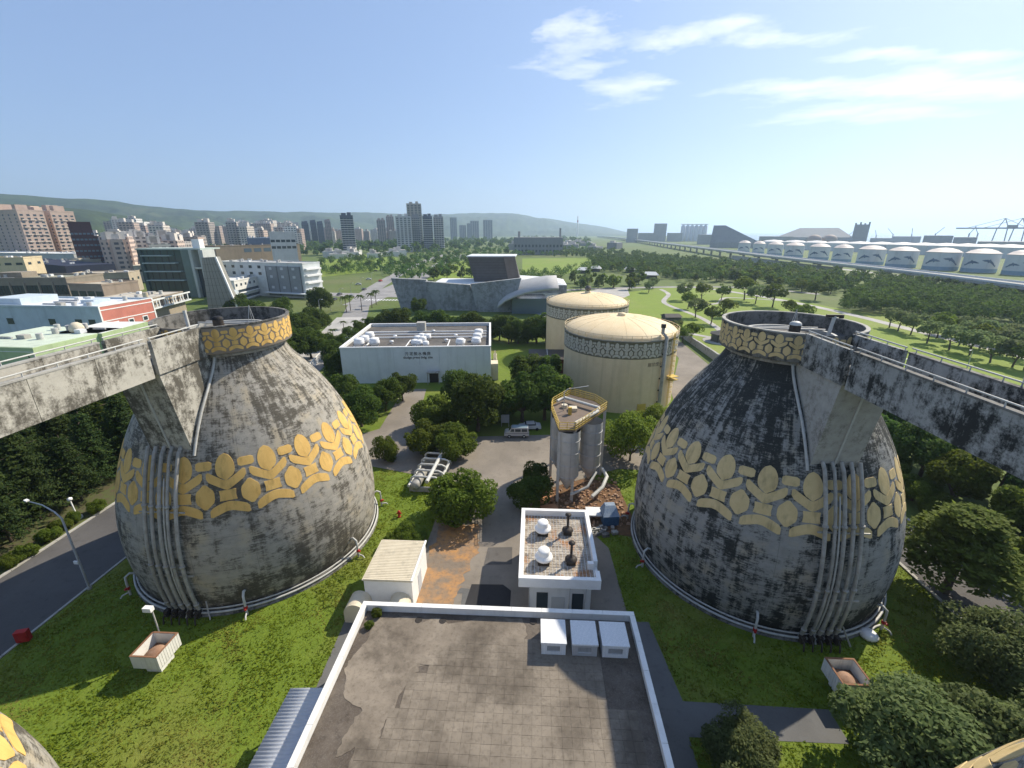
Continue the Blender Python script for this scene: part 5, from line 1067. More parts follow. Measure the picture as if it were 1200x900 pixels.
wood('wood', scatter([(612,322),(660,318),(690,312),(700,318),(650,330),(612,332)], 50, 6, 23) + scatter([(372,323),(372,316),(440,312),(436,321)], 50, 5, 24) + scatter([(375,310),(380,306),(460,303),(462,307)], 50, 6, 25), 11, .6, 1.0, 'hedges and small trees round the far lawns', LEAF_W, 130, .6)
tp = [q for q in scatter([(1060,640),(1200,700),(1215,800),(1060,640)], 1, 5, 16)]
# ------------------------------------------------------------------ grass blades on the near lawns
ex = [[(-13.4,-10),(8.3,-10),(8.3,28.6),(-13.4,28.6)], [(-12.6,29),(9.8,29),(9.5,44),(6,50),(-1.2,50.5),(-1.9,57),(-7.8,57),(-12.5,50.5)], [(-26.5,62),(-8.5,56.9),(3,56.9),(14,63),(30,62),(30,99),(-50,99),(-50,61)], [(-16.2,-5),(-13.4,-5),(-13.4,33.5),(-18,33.5)],
      [(8.2,29),(8.2,-5),(12.2,-5),(12.2,23.2),(24,23.3),(24,25.8),(12.6,25.9),(11.7,33.5),(9.6,33.5)], [(1.5,50.5),(9,47),(14,46),(13,58),(6,61.5),(1,60)], [(-18.5,34),(-10.5,34),(-10.5,43.4),(-18.5,43.4)]]
g = np.random.default_rng(4); n = 170000; X = g.uniform(-46.6, 42, n); Y = g.uniform(14, 62, n)**1.0
def inpoly_np(X, Y, poly):
    c_ = np.zeros(len(X), bool); n_ = len(poly)
    for i in range(n_):
        (x1, y1), (x2, y2) = poly[i], poly[(i+1) % n_]; m = ((y1 > Y) != (y2 > Y)) & (X < (x2-x1)*(Y-y1)/((y2-y1) if y2 != y1 else 1e-9) + x1); c_ ^= m
    return c_
ok = np.ones(n, bool)
for e_ in ex: ok &= ~inpoly_np(X, Y, e_)
for cx, cy in ((LCX, LCY), (RCX, RCY)): ok &= np.hypot(X - cx, Y - cy) > 13.35
ok &= (g.uniform(0, 1, n) < .35 + .65*(np.sin(X*1.1 + 2*np.sin(Y*.7)) * np.sin(Y*.9 + 1.5*np.sin(X*.5)) > -.15))
X, Y = X[ok], Y[ok]; n = len(X); a = g.uniform(0, 6.28, n); w = g.uniform(.05, .11, n); h = g.uniform(.05, .2, n)*(.7 + .6*(np.sin(X*.31 + 1.3*np.sin(Y*.23))*np.sin(Y*.37 + np.sin(X*.19)) > .1)); lx, ly = g.normal(0, .14, n), g.normal(0, .14, n)
V = np.stack([np.stack([X - np.cos(a)*w, Y - np.sin(a)*w, np.full(n, Z1)], 1), np.stack([X + np.cos(a)*w, Y + np.sin(a)*w, np.full(n, Z1)], 1), np.stack([X + lx, Y + ly, Z1 + h], 1)], 1).reshape(-1, 3)
tag(link('grass', quads_mesh('grass', V, GTUFT, True)), 'lush green grass on the lawns round the digesters', 'grass', None, 'stuff')
# ------------------------------------------------------------------ the angular museum
def aty(u, v, Y): d = ray(u, v); return Vector(_C + d * (Y / d[1]))
mu = thing('museum', 'angular grey concrete museum with leaning walls and a dark tilted tower', 'building')
def slab_px(name, px, Y, th, m, z0=None, par=None):
    q = [aty(u, v, Y) for u, v in px]                        # bottom-left, bottom-right, top-right, top-left
    q[0].z = q[1].z = 0
    return MB().hull8([q[0], q[1], q[1] + Vector((0, th, 0)), q[0] + Vector((0, th, 0))], [q[3], q[2], q[2] + Vector((0, th, 0)), q[3] + Vector((0, th, 0))]).build(name, m, par or mu)
slab_px('leaning_wall', [(470,363),(510,363),(499,328),(458,326)], 216, 3, CONC_M)
slab_px('leaning_wall', [(511,364),(559,364),(551,334),(498,330)], 211, 3, CONC_M)
slab_px('leaning_wall', [(559.3,365),(600,365),(611,326),(551.3,333)], 208, 3, CONC_M)
a, c = aty(500, 332, 214), aty(604, 330, 214); MB().bx(a.x, c.x, 212, 250, 0, 11.2).build('hall', CONC_M, mu); MB().bx(a.x + .5, c.x - .5, 213, 249, 11.2, 11.5).build('roof', WHITE_W, mu)
q = [aty(u, v, 232) for u, v in ((556,330),(609,330),(603,301),(548,301))]
tw = MB().hull8([q[0], q[1], q[1] + Vector((0,18,0)), q[0] + Vector((0,18,0))], [q[3], q[2], q[2] + Vector((-1,20,0)), q[3] + Vector((-2,20,0))]).build('tower', plain('dark_slate', (.10,.095,.092), (.075,.07,.068), .5, .6), mu)
for k in range(9): t_ = k/9; l, r_ = q[0].lerp(q[3], t_), q[1].lerp(q[2], t_); MB().bar(l + Vector((0,-.04,0)), r_ + Vector((0,-.04,0)), .08, .1).build('cladding_seam', DARK, tw)
cl = [aty(u, v, 231) for u, v in ((596,330),(609.5,330),(603.5,301),(590,301))]; MB().hull8([cl[0], cl[1], cl[1] + Vector((0,.8,0)), cl[0] + Vector((0,.8,0))], [cl[3], cl[2], cl[2] + Vector((0,.8,0)), cl[3] + Vector((0,.8,0))]).build('tower_fin', plain('brown_panel', (.17,.14,.12), None, .5, .7), mu)
MB().bx(q[3].x - .5, q[2].x + .5, 231.6, 253, q[3].z, q[3].z + .5).build('tower_roof', WHITE_W, mu)
arc = [(583,359),(592,351),(603,346),(615,342),(628,339.5),(641,337.5),(655,337)]; vs = []; Y0 = 200
top = [aty(u, v, Y0) for u, v in arc]; m_ = MB(); k = len(top)
m_.add([p_ for p_ in top] + [p_ + Vector((0, 26, 3.0)) for p_ in top] + [p_ - Vector((0, 0, 1.1)) for p_ in top] + [p_ + Vector((0, 26, 1.9)) for p_ in top], [(i, i+1, k+i+1, k+i) for i in range(k-1)] + [(2*k+i+1, 2*k+i, 3*k+i, 3*k+i+1) for i in range(k-1)] + [(2*k+i, 2*k+i+1, i+1, i) for i in range(k-1)] + [(0, k, 3*k, 2*k), (2*k-1, k-1, 3*k-1, 4*k-1)], True)
m_.build('shell_roof', plain('pale_shell', (.42,.42,.41), (.34,.34,.33), .3, .7), mu)
a, c = aty(600, 360, 204), aty(655, 360, 204); MB().bx(a.x, c.x, 204, 224, 0, 7.0).build('glazed_hall', GLASS_B, mu)
a = aty(628, 330, 232); MB().bx(a.x - 14, a.x + 16, 232, 262, 0, 10.0).build('rear_hall', CONC_M, mu); MB().hull8([(a.x-14,232,10.02),(a.x+16,232,10.02),(a.x+16,262,10.02),(a.x-14,262,10.02)], [(a.x-9,236,12.5),(a.x+10,236,11.5),(a.x+10,258,11.5),(a.x-9,258,12.5)]).build('rear_roof', WHITE_W, mu)
MB().bx(a.x + 3, a.x + 9, 236.5, 237.5, 10.5, 14).build('skylight', GLASS_B, mu)
# ------------------------------------------------------------------ town blocks
def grid_windows(par, L, D, h, cols, rows, side_cols, w, wh, z0, dz, m, x_off=0., inst=True, sides=('front', 'right'), frame=None):
    wm = MB().box((0, 0, 0), (w, .16, wh)).mesh('window', m); jm = MB()
    fm = MB().box((0, 0, -wh/2 - .08), (w + .3, .3, .14)).mesh('sill', frame) if frame else None
    for s_, cnt, ln in (('front', cols, L), ('right', side_cols, D), ('left', side_cols, D)):
        if s_ not in sides: continue
        for r_ in range(rows):
            for k in range(cnt):
                t_ = (k + .5)/cnt*ln; z = z0 + r_*dz
                p_, rz_ = ((t_, 0, z), 0) if s_ == 'front' else (((L, t_, z), R(90)) if s_ == 'right' else ((0, t_, z), R(90)))
                if inst:
                    o = link('window', wm, par, p_, rz_)
                    if fm: link('sill', fm, o)
                else: jm.box(p_, (w, .16, wh), rz_)
    if not inst: stuff(jm.build('windows', m, par))
def block(name, label, p0, p1, h, D, wall, roof=None, group=None, win=None, parapet=.6, roofbox=(), cat='building', dist=None, z_up=None):
    """A building from its front top edge: two pixels at height h (or at a given distance), D metres deep."""
    if dist: 
        A = []
        for u, v in (p0, p1): a_, e_ = az_el(u, v); A.append(Vector((math.sin(a_)*dist, math.cos(a_)*dist, 0)))
        h = up_at(*p0, A[0]) if h is None else h; A, B = A
    else: A, B = at(*p0, h), at(*p1, h); A.z = B.z = 0
    L = (B - A).length; o = thing(name, label, cat, (A.x, A.y, 0), math.atan2(B.y - A.y, B.x - A.x), group)
    MB().bx(0, L, 0, D, 0, h).build('wall', wall, o)
    rm = roof or pm((.34,.33,.31))
    if parapet:
        for q in ((-.15, L+.15, -.15, .25), (-.15, L+.15, D-.25, D+.15), (-.15, .25, .251, D-.251), (L-.25, L+.15, .251, D-.251)): MB().bx(*q, h, h + parapet).build('parapet', wall, o)
    MB().bx(.3, L-.3, .3, D-.3, h, h + .08).build('roof', rm, o)
    for fx, fy, w, d, hh in roofbox: MB().bx(fx*L - w/2, fx*L + w/2, fy*D - d/2, fy*D + d/2, h + .08, h + hh).build('roof_box', wall, o)
    if win: grid_windows(o, L, D, h, **win)
    cj_ = random.Random(label)
    for k in range(min(14, int(L*D/70)) if not dist or dist < 700 else 0):    # tanks, cooling units and ducts on the roof
        x, y, kk = cj_.uniform(.08, .92)*L, cj_.uniform(.12, .88)*D, cj_.random()
        if kk < .35: MB().cyl((x, y, h + .1), .7, 1.5, 12).build('roof_tank', PIPE_W if kk < .2 else STEEL, o)
        elif kk < .75: MB().box((x, y, h + .6), (cj_.uniform(1, 2.4), cj_.uniform(.8, 1.8), 1.0)).build('roof_unit', (WHITE_W, STEEL, CONC)[k % 3], o)
        else: MB().bar((x, y, h + .35), (min(L - .4, x + cj_.uniform(3, 9)), y, h + .35), .5, .4).build('roof_duct', STEEL, o)
    return o, L, D, h
W_ = dict(m=GLASS)
TG = 'factories and blocks left of the works'
o, L, D, h = block('green_factory', 'pale green factory behind the left bridge, its long wall facing us', (-70,405), (38,408), 10, 23, pm((.42,.53,.30)), pm((.55,.62,.50)), TG, None, .0)
MB().bar((L*.93, -.06, 8.0), (L*.93, -.06, 2), .12).build('downpipe', DARK, o); MB().bar((0, -.05, 9.0), (L, -.05, 9.0), .12).build('gutter', WHITE_C, o)
o, L, D, h = block('green_annexe', 'green annexe with a white roof, right of the pale green factory', (60,391.5), (119,391), 10, 17, pm((.36,.46,.25)), pm((.68,.69,.66)), TG, None, .0)
MB().bx(L*.45, L*.51, -.1, .05, 6.6, 7.8).build('window', GLASS, o);
for k in range(4): MB().bx(L + .1, L + .25, 2 + k*4, 4 + k*4, 6.5, 7.8).build('window', GLASS, o)
o, L, D, h = block('blue_factory', 'pale blue building with a salmon pink end wall behind the green factory', (-40,359), (115,361.5), 12.5, 20, pm((.50,.58,.64)), pm((.66,.69,.72)), TG, None, .7, ((.2,.5,12,12,2.2),(.72,.6,5,6,1.2),(.82,.3,3,3,1.0)))
for k, fx in enumerate((.28,.6,.8,.9)): MB().bx(L*fx, L*fx + 2.4, -.08, .06, 6.8, 8.8).build('window', GLASS, o)
pk = MB().bx(L + .01, L + .2, 0, D, 0, 13.1).build('pink_front', pm((.55,.20,.155)), o)
for z in (4.5, 8.0, 11.6, 12.9): MB().bx(L + .2, L + .3, -.1, D + .1, z, z + .3).build('white_band', WHITE_C, pk)
for yy in (0, D): MB().bx(L + .2, L + .32, yy - .25, yy + .25, 0, 13.2).build('corner_trim', WHITE_C, pk)
for k in range(3):
    for z in (5.6, 1.6): w_ = MB().bx(L + .2, L + .3, 3.2 + k*5.6, 5.4 + k*5.6, z, z + 1.9).build('window', WHITE_C, pk); MB().bx(L + .3, L + .34, 3.5 + k*5.6, 5.1 + k*5.6, z + .3, z + 1.6).build('pane', GLASS, w_)
q = at(89, 383, 11.5); d_ = thing('water_dome', 'cream round water tank on the green factory roof edge', 'water tank', (q.x, q.y, 10)); MB().lathe([(1.2, 0), (1.6, .5), (1.7, 1.2), (1.3, 2.2), (.6, 2.7), (0, 2.8)], 20).build('tank', CREAM, d_); MB().cyl((0, 0, 0), 1.3, .15, 16).build('stand', DARK, d_)
o, L, D, h = block('beige_office', 'brown beige office with broad dark windows and a planted roof edge', (-60,329), (77,327.5), 16, 22, pm((.27,.235,.185)), pm((.30,.30,.22)), TG, None, 1.0, ((.35,.6,10,8,2.5),))
n_ = 8
for k in range(n_):
    w_ = MB().bx(L*(k+.12)/n_, L*(k+.9)/n_, -.06, .1, 9.5, 13.6).build('window', GLASS, o)
    for j in range(5): MB().box((L*(k+.12+.78*j/4)/n_, -.1, 11.5), (.22, .1, 4.1)).build('mullion', DARK, w_)
    MB().bx(L*(k-.04)/n_, L*(k+.05)/n_, -.5, .05, 0, 15).build('pier', pm((.30,.26,.20)), o)
o, L, D, h = block('beige_wing', 'beige wing with dark windows beside the beige office', (80,334), (119,335), 14, 16, pm((.34,.27,.21)), pm((.5,.44,.33)), TG, None, .8)
for k in range(4): MB().bx(L*(k+.1)/4, L*(k+.9)/4, -.05, .1, 8.8, 11.6).build('window', GLASS, o)
block('cream_house', 'cream walled building with a flat roof at the left edge', (-40,304), (27,303), 21, 18, pm((.60,.50,.33)), pm((.62,.55,.42)), TG, dict(cols=5, rows=1, side_cols=2, w=3, wh=1.4, z0=18, dz=3, **W_), .8)
block('navy_shed', 'shed with a dark navy roof beside the cream building', (3,305), (76,312), 15, 26, pm((.03,.035,.06)), pm((.025,.03,.055)), TG, None, 0)
block('white_long_roof', 'long low white roofed hall behind the navy shed', (-60,296), (86,298), 17, 30, pm((.48,.49,.48)), pm((.66,.67,.65)), TG, None, .5)
block('cream_hall', 'cream hall with small windows right of the navy shed', (70,306.5), (118,304), 14, 18, pm((.52,.47,.36)), pm((.55,.51,.42)), TG, dict(cols=5, rows=1, side_cols=2, w=1.6, wh=1.4, z0=11, dz=3, **W_), .5, ((.7,.5,8,8,1.5),))
block('pale_hall', 'pale hall with an overhanging roof left of the green glass block', (112,310), (156,312), 12, 16, pm((.5,.47,.38)), pm((.6,.57,.48)), TG, dict(cols=6, rows=1, side_cols=2, w=2, wh=1.6, z0=8.5, dz=3, **W_), .4)
block('low_terrace', 'low terrace roofs with skylights behind the beige office', (78,322), (150,320), 12, 20, pm((.42,.36,.27)), pm((.46,.41,.32)), TG, dict(cols=9, rows=1, side_cols=2, w=3, wh=1.6, z0=8, dz=3, **W_), .5)
o, L, D, h = block('balcony_house', 'beige house with a round pillar and white balustrade behind the left bowl', (170,352), (214,342), 11, 22, pm((.34,.29,.22)), pm((.5,.46,.38)), TG, None, .3)
MB().cyl((0, -.6, 0), .9, 14, 14).build('pillar', pm((.55,.48,.36)), o); MB().bx(1, L + 2, -1.8, 0, 7.2, 7.7).build('balcony_slab', WHITE_W, o); MB().bx(1, L + 2, -1.9, -1.7, 10.4, 11.0).build('balcony_head', WHITE_W, o)
for k in range(14): MB().bx(1.4 + k*(L)/14, 1.9 + k*(L)/14, -1.8, -1.6, 7.7, 10.4).build('baluster', WHITE_W if k % 3 else DARK, o)
# green glass block with white fins
gb = thing('green_glass_block', 'dark green glass block with white fins behind the left bowl', 'building', (0,0,0), 0, TG); A = at(160, 291.5, 27); B = at(232, 291.5, 27); gA = math.atan2(B.y - A.y, B.x - A.x); gb.location = (A.x, A.y, 0); gb.rotation_euler = (0, 0, gA); L = (B - A).length
MB().bx(.6, L*.72, .6, 16, 0, 26.4).build('glass_body', NB('green_glass').done((.05,.085,.075), .15, 0, .6), gb); MB().bx(-.6, L + 1.6, -.8, 17, 26.4, 27.2).build('roof_slab', pm((.40,.47,.43)), gb)
for z, w in ((23, .55), (19.0, .62), (14.4, .68), (9.5, .7)): MB().bx(L*.08, L*w, -2.4, .6, z, z + .5).build('balcony_slab', pm((.42,.5,.48)), gb)
MB().bx(0, L*.06, -.4, 1.2, 0, 26.4).build('column', pm((.08,.11,.10)), gb); MB().bx(L*.72, L*.86, -1.0, 10, 0, 26.4).build('green_fin', pm((.17,.22,.19)), gb); MB().bx(L*.86, L*.9, -1.6, 8, 0, 26.4).build('white_fin', pm((.5,.53,.48)), gb); MB().bx(L*.9, L*1.02, .8, 8, 0, 16).build('recess', GLASS, gb); MB().bx(L*.9, L*1.02, -1.2, 1.2, 16, 17).build('cross_beam', pm((.55,.55,.47)), gb); MB().bx(L*1.02, L*1.09, -1.6, 9, 0, 26.4).build('white_fin', pm((.52,.54,.5)), gb); MB().bx(L*.86, L*.98, 3, 7, 27.2, 32).build('roof_stack', WHITE_C, gb)
for k in range(6): MB().bx(.9 + k*L*.11, 1.2 + k*L*.11, .5, .6, 0, 26.4).build('mullion', DARK, gb)
# tiled concrete screen sloping down beside it
Y0 = 185; q = [aty(u, v, Y0) for u, v in ((243,362),(281,362),(252,301),(236,302))]
for p_ in q[:2]: p_.z = 0
sc_ = thing('sloping_screen', 'tall grey concrete screen with a sloping white edge behind the left bowl', 'wall', (0,0,0), 0, TG); MB().hull8([q[0], q[1], q[1] + Vector((0,3,0)), q[0] + Vector((0,3,0))], [q[3], q[2], q[2] + Vector((0,3,0)), q[3] + Vector((0,3,0))]).build('screen', plain('grey_cladding', (.27,.265,.235), (.23,.225,.2), .4, .7), sc_)
MB().bar(q[1] + Vector((.3, -.1, 0)), q[2] + Vector((.3, -.1, 0)), .6, .6).build('white_edge', WHITE_C, sc_)
for k in range(1, 9): t_ = k/9; l, r_ = q[0].lerp(q[3], t_), q[1].lerp(q[2], t_); MB().bar(l + Vector((0,-.02,0)), r_ + Vector((0,-.02,0)), .07, .05).build('joint', DARK, sc_)
for k in range(1, 6): t_ = k/6; l, r_ = q[0].lerp(q[1], t_), q[3].lerp(q[2], t_); MB().bar(l + Vector((0,-.02,0)), r_ + Vector((0,-.02,0)), .07, .05).build('joint', DARK, sc_)
block('white_shed_roof', 'small pale blue shed roof below the sloping screen', (246,342), (268,342), 8, 8, pm((.55,.6,.64)), pm((.6,.64,.67)), TG, None, 0)
o, L, D, h = block('white_balcony_house', 'white house with arched balconies right of the sloping screen', (274,330), (309,323), 11, 14, pm((.72,.71,.66)), pm((.7,.7,.66)), TG, None, .6)
for z in (1.4, 4.8): MB().bx(.8, L - .8, -.08, .06, z, z + 1.4).build('window', GLASS, o); MB().bx(0, L, -1.1, 0, z - .5, z - .05).build('balcony', WHITE_C, o)
for k in range(7): MB().bx(L*(k+.2)/7, L*(k+.55)/7, -.1, .05, 8.2, 9.5).build('window', GLASS, o)
o, L, D, h = block('white_hall', 'white long building with a grey glazed bay by the avenue', (255,307), (354,309.5), 19, 14, pm((.60,.63,.62)), pm((.45,.44,.42)), TG, None, .5)
gl = MB().bx(L*.58, L*.97, -.5, .02, 1, 17.5).build('grey_bay', pm((.22,.245,.26), .4), o)
for k in range(4): MB().bx(L*(.58 + .39*k/3) - .25, L*(.58 + .39*k/3) + .25, -.6, -.5, 1, 17.6).build('bay_mullion', pm((.12,.13,.14)), gl)
for k in range(3):
    for z in (5, 11, 15.5): MB().bx(L*(.62 + .13*k), L*(.65 + .13*k), -.56, -.5, z, z + 1.4).build('pane', pm((.5,.53,.55)), gl)
for k in range(5):
    for z in (16, 12.3): MB().bx(L*(.06 + .105*k), L*(.06 + .105*k) + 2.2, -.08, .06, z, z + 1.6).build('window', GLASS, o)
for z in (4, 8, 12, 15.6): MB().bx(L + .02, L + 1.6, 1, D - 1, z, z + .9).build('side_balcony', WHITE_C, o)
MB().bx(L*.55, L*1.1, -4, 0, 2.6, 3.0).build('canopy', pm((.6,.63,.63)), o)
o, L, D, h = block('brown_block', 'brown block with window bands behind the white long building', (252,289), (351,286.5), 25, 18, pm((.27,.22,.16)), pm((.2,.17,.13)), TG, None, .6)
for k in range(6): MB().bx(L*(.3 + .115*k), L*(.385 + .115*k), -.08, .06, 20, 23).build('window', GLASS_B, o)
for z in (8, 12.5, 17, 21.5):
    for k in range(4): MB().bx(L + .2, L + .3, 1.5 + k*4.2, 4 + k*4.2, z, z + 2.2).build('window', GLASS, o)
block('white_tower_house', 'white house with a bright roof storey above the brown block', (315,273), (345,271.5), None, 16, pm((.60,.58,.58)), pm((.75,.74,.72)), TG, dict(cols=5, rows=2, side_cols=2, w=3, wh=2, z0=24, dz=5, inst=False, **W_), 1.0, (), 'building', 420)
block('blue_roof_hall', 'low hall with a steel blue roof left of the white tower house', (289,279), (316,278.5), None, 24, pm((.16,.21,.27)), pm((.15,.22,.30)), TG, None, 0, (), 'building', 460)
block('dark_brick_block', 'dark maroon brick block between the pink towers and the far town', (83,278), (116,275.5), None, 22, pm((.075,.035,.035)), pm((.1,.06,.055)), TG, dict(cols=7, rows=6, side_cols=4, w=1.8, wh=1.4, z0=12, dz=4.5, inst=False, m=GLASS_B), .8, ((.42,.5,14,10,12),), 'building', 520)
# the salmon towers at the left edge
for p0, p1, l in (((-22,248),(19,246.5),'leftmost of the tall salmon pink apartment towers'), ((24,249),(34,249),'middle salmon pink apartment tower with a narrow front'), ((41,248.5),(58,248),'right salmon pink apartment tower, nearest the hills')):
    o, L, D, h = block('salmon_tower', l, p0, p1, 56, 20, pm((.52,.40,.33)), pm((.42,.33,.28)), 'salmon apartment towers', dict(cols=max(3, int((p1[0]-p0[0])/6)), rows=15, side_cols=4, w=2.4, wh=1.7, z0=5, dz=3.35, inst=False, **W_), 1.0, ((.3,.5,9,10,7),(.75,.5,7,9,6)))
    for z in range(5, 54, 7):
        for yy in (.2, .5, .8): MB().bx(L + .25, L + .9, D*yy - 2, D*yy + 2, z, z + 1.1).build('balcony', pm((.62,.52,.44)), o)
# ------------------------------------------------------------------ towers in the middle distance
def tower(label, p0, p1, D, dist, wall, side, group='tall apartment towers by the avenue', bands=True, box=True):
    o, L, D_, h = block('apartment_tower', label, p0, p1, None, D, wall, None, group, None, 1.2, ((.3,.5,L_ if False else 7,7,5),(.72,.5,6,7,6)) if box else (), 'building', dist)
    MB().bx(L + .02, L + .3, 0, D_, 0, h).build('white_or_sunlit_side', side, o); fl = MB(); wn_ = MB(); n_ = int(h/3.4)  # a white wall on the navy pair; elsewhere sunlight painted as a paler side
    for k in range(1, n_): fl.bx(-.3, L + .9, -.5, .0, k*3.4 - .3, k*3.4 + .35); fl.bx(L + .3, L + .95, 0, D_, k*3.4 - .3, k*3.4 + .35)
    for k in range(1, n_):
        for j in range(4): wn_.bx(L*(j+.2)/4, L*(j+.8)/4, -.12, .02, k*3.4 + .7, k*3.4 + 2.5); wn_.bx(L + .3, L + .4, D_*(j+.2)/4, D_*(j+.75)/4, k*3.4 + .7, k*3.4 + 2.5)
    if bands: stuff(fl.build('floor_slabs', side, o))
    stuff(wn_.build('windows', GLASS, o)); return o
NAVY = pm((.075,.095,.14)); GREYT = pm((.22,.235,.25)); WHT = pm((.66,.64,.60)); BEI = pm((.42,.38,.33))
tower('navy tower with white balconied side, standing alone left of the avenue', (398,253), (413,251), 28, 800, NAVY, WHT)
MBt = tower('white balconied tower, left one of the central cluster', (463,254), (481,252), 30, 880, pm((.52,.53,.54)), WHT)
tower('grey tower with dark bays beside the white balconied tower', (482,254.5), (491,253), 26, 900, GREYT, pm((.45,.44,.42)))
tower('tallest beige grey tower at the back of the central cluster', (476,239), (493,236), 30, 1050, BEI, pm((.5,.45,.36)))
tower('navy tower on the right of the central cluster', (495,254), (506,253), 26, 900, NAVY, pm((.6,.58,.53)))
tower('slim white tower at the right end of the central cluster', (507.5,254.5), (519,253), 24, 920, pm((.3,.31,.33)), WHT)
for p0, p1, d_, l in (((441,258),(451,258),1300,'left of two grey towers behind the central cluster'), ((452,254),(461,254),1350,'right of two grey towers behind the central cluster'), ((527,255),(535,255),2300,'slim lone grey tower right of the central cluster'), ((538,264),(546,264),2300,'shortest of the far grey towers below the ridge'), ((551,259),(561,259),2350,'broad far grey tower with twin tops below the ridge'), ((547,262),(553,262),2250,'narrow far tower left of the twin topped one'), ((566,258),(577,257.5),2300,'rightmost far grey tower with a sunlit edge'), ((353,262),(361,261),1200,'bluish tower, left of the four dark towers'), ((363,260.5),(370,260),1250,'second of the four dark towers'), ((371,262),(378,261),1220,'third of the four dark towers'), ((380,259.5),(387,259),1300,'reddish tower, right of the four dark towers')):
    tower(l, p0, p1, 22, d_, GREYT if d_ > 2000 else (NAVY if p0[0] < 372 else pm((.33,.27,.25))), pm((.4,.39,.38)), 'far grey towers', False, d_ < 1400)
# ------------------------------------------------------------------ the far town
BW = [banded('far_block_%d' % k, c_, (.10,.10,.11), 3.3, 4.2, .5, .62) for k, c_ in enumerate(((.50,.40,.34),(.58,.54,.48),(.62,.61,.58),(.36,.33,.31),(.45,.34,.29),(.52,.47,.42)))]
tj = random.Random(31)
def far_block(u, v, dist, wpx, D, mat, label, group, h=None):
    a_, e_ = az_el(u, v); A = Vector((math.sin(a_)*dist, math.cos(a_)*dist, 0)); hh = h or max(8, up_at(u, v, A)); w = wpx/F*dist*.9
    o = thing('town_block', label, 'building', (A.x, A.y, 0), -a_ + tj.uniform(-.5, .25), group); MB().bx(-w/2, w/2, 0, D, 0, hh).build('wall', mat, o); MB().bx(-w/2 + .5, w/2 - .5, .5, D - .5, hh, hh + .3).build('roof', pm((.4,.38,.35)), o)
    for k in range(2): x = tj.uniform(-.3, .3)*w; MB().bx(x - 3, x + 3, D*.3, D*.3 + 6, hh + .3, hh + tj.uniform(3.5, 6)).build('roof_box', pm((.62,.58,.53)), o)
    return o
for k in range(105):                                          # crowded blocks below the hills
    u = tj.uniform(128, 350); v = np.interp(u, [135, 200, 260, 345], [262, 266, 260, 263]) + tj.uniform(-4, 12); far_block(u, v, tj.uniform(800, 1700), tj.uniform(7, 15), tj.uniform(14, 24), tj.choice(BW), 'pale apartment block in the crowded far town below the hills', 'far town blocks')
for k in range(20): far_block(tj.uniform(105, 240), tj.uniform(276, 286), tj.uniform(420, 640), tj.uniform(12, 22), tj.uniform(14, 22), tj.choice(BW), 'mid rise white block in the town left of the green glass block', 'mid town blocks')
for k in range(30): far_block(tj.uniform(345, 465), tj.uniform(266, 274), tj.uniform(1300, 1900), tj.uniform(5, 11), 18, tj.choice(BW[:5]), 'small reddish block in the far town around the navy tower', 'far town blocks by the navy tower')
for u, v, w, d_ in ((137,257,9,1100),(150,256,12,1050),(163,260,8,1100)): far_block(u, v, d_, w, 22, BW[2], 'white tower block at the foot of the green foothill', 'white blocks below the foothill')
for k in range(8): far_block(tj.uniform(385, 470), tj.uniform(289, 294), tj.uniform(640, 800), tj.uniform(14, 26), 24, pm((.6,.6,.58)), 'low white shed between the trees left of the avenue', 'low sheds by the avenue', tj.uniform(6, 9))
for k in range(26): far_block(tj.uniform(600, 720), tj.uniform(283, 292), tj.uniform(900, 1500), tj.uniform(8, 22), 30, tj.choice((pm((.3,.3,.3)), pm((.5,.5,.48)), pm((.22,.22,.23)))), 'low grey works building beyond the meadow', 'works beyond the meadow', tj.uniform(7, 14))
o, L, D, h = block('frame_factory', 'long grey factory frame beyond the meadow, right of the museum tower', (602,278), (660,277), None, 40, pm((.27,.27,.27)), pm((.5,.5,.5)), None, dict(cols=14, rows=2, side_cols=3, w=3, wh=4, z0=6, dz=8, inst=False, **W_), 0, ((.1,.5,4,4,9),(.95,.5,3,3,14)), 'factory', 760)
a_, _ = az_el(677, 262); q = Vector((math.sin(a_), math.cos(a_), 0))*3400; o = thing('chimney', 'thin pale chimney rising against the haze', 'chimney', q); hh = up_at(677, 253, q); MB().lathe([(6, 0), (4, hh), (3.2, hh), (3.2, hh - 3)], 14).build('shaft', WHT, o); MB().lathe([(4.6, hh*.7), (4.7, hh*.8)], 14).build('band', RED, o)
# ------------------------------------------------------------------ park shelters, fences and street cars
for u, v, w, l in ((683,320,13,'left of the pale roofed shelters beyond the plaza'), (698,318,13,'second of the pale roofed shelters beyond the plaza'), (738,319,12,'third of the pale roofed shelters beyond the plaza'), (760,326,20,'broad white roofed shelter beyond the plaza')):
    q = at(u, v); o = thing('park_shelter', l, 'shelter', (q.x, q.y, 0), -.15, 'pale roofed shelters'); W = w*.62; MB().bx(-W/2, W/2, -3.5, 3.5, 0, 3).build('wall', pm((.14,.13,.12)), o); MB().hull8([(-W/2-1.5,-6,2.9),(W/2+1.5,-6,2.9),(W/2+1.5,6,2.9),(-W/2-1.5,6,2.9)], [(-W/2+1,-.3,5.2),(W/2-1,-.3,5.2),(W/2-1,.3,5.2),(-W/2+1,.3,5.2)]).build('roof', pm((.55,.57,.57)), o)
a, c = at(355, 447), at(391, 404); o = thing('lattice_fence', 'white lattice fence along the avenue left of the machine hall', 'fence'); n_ = 12
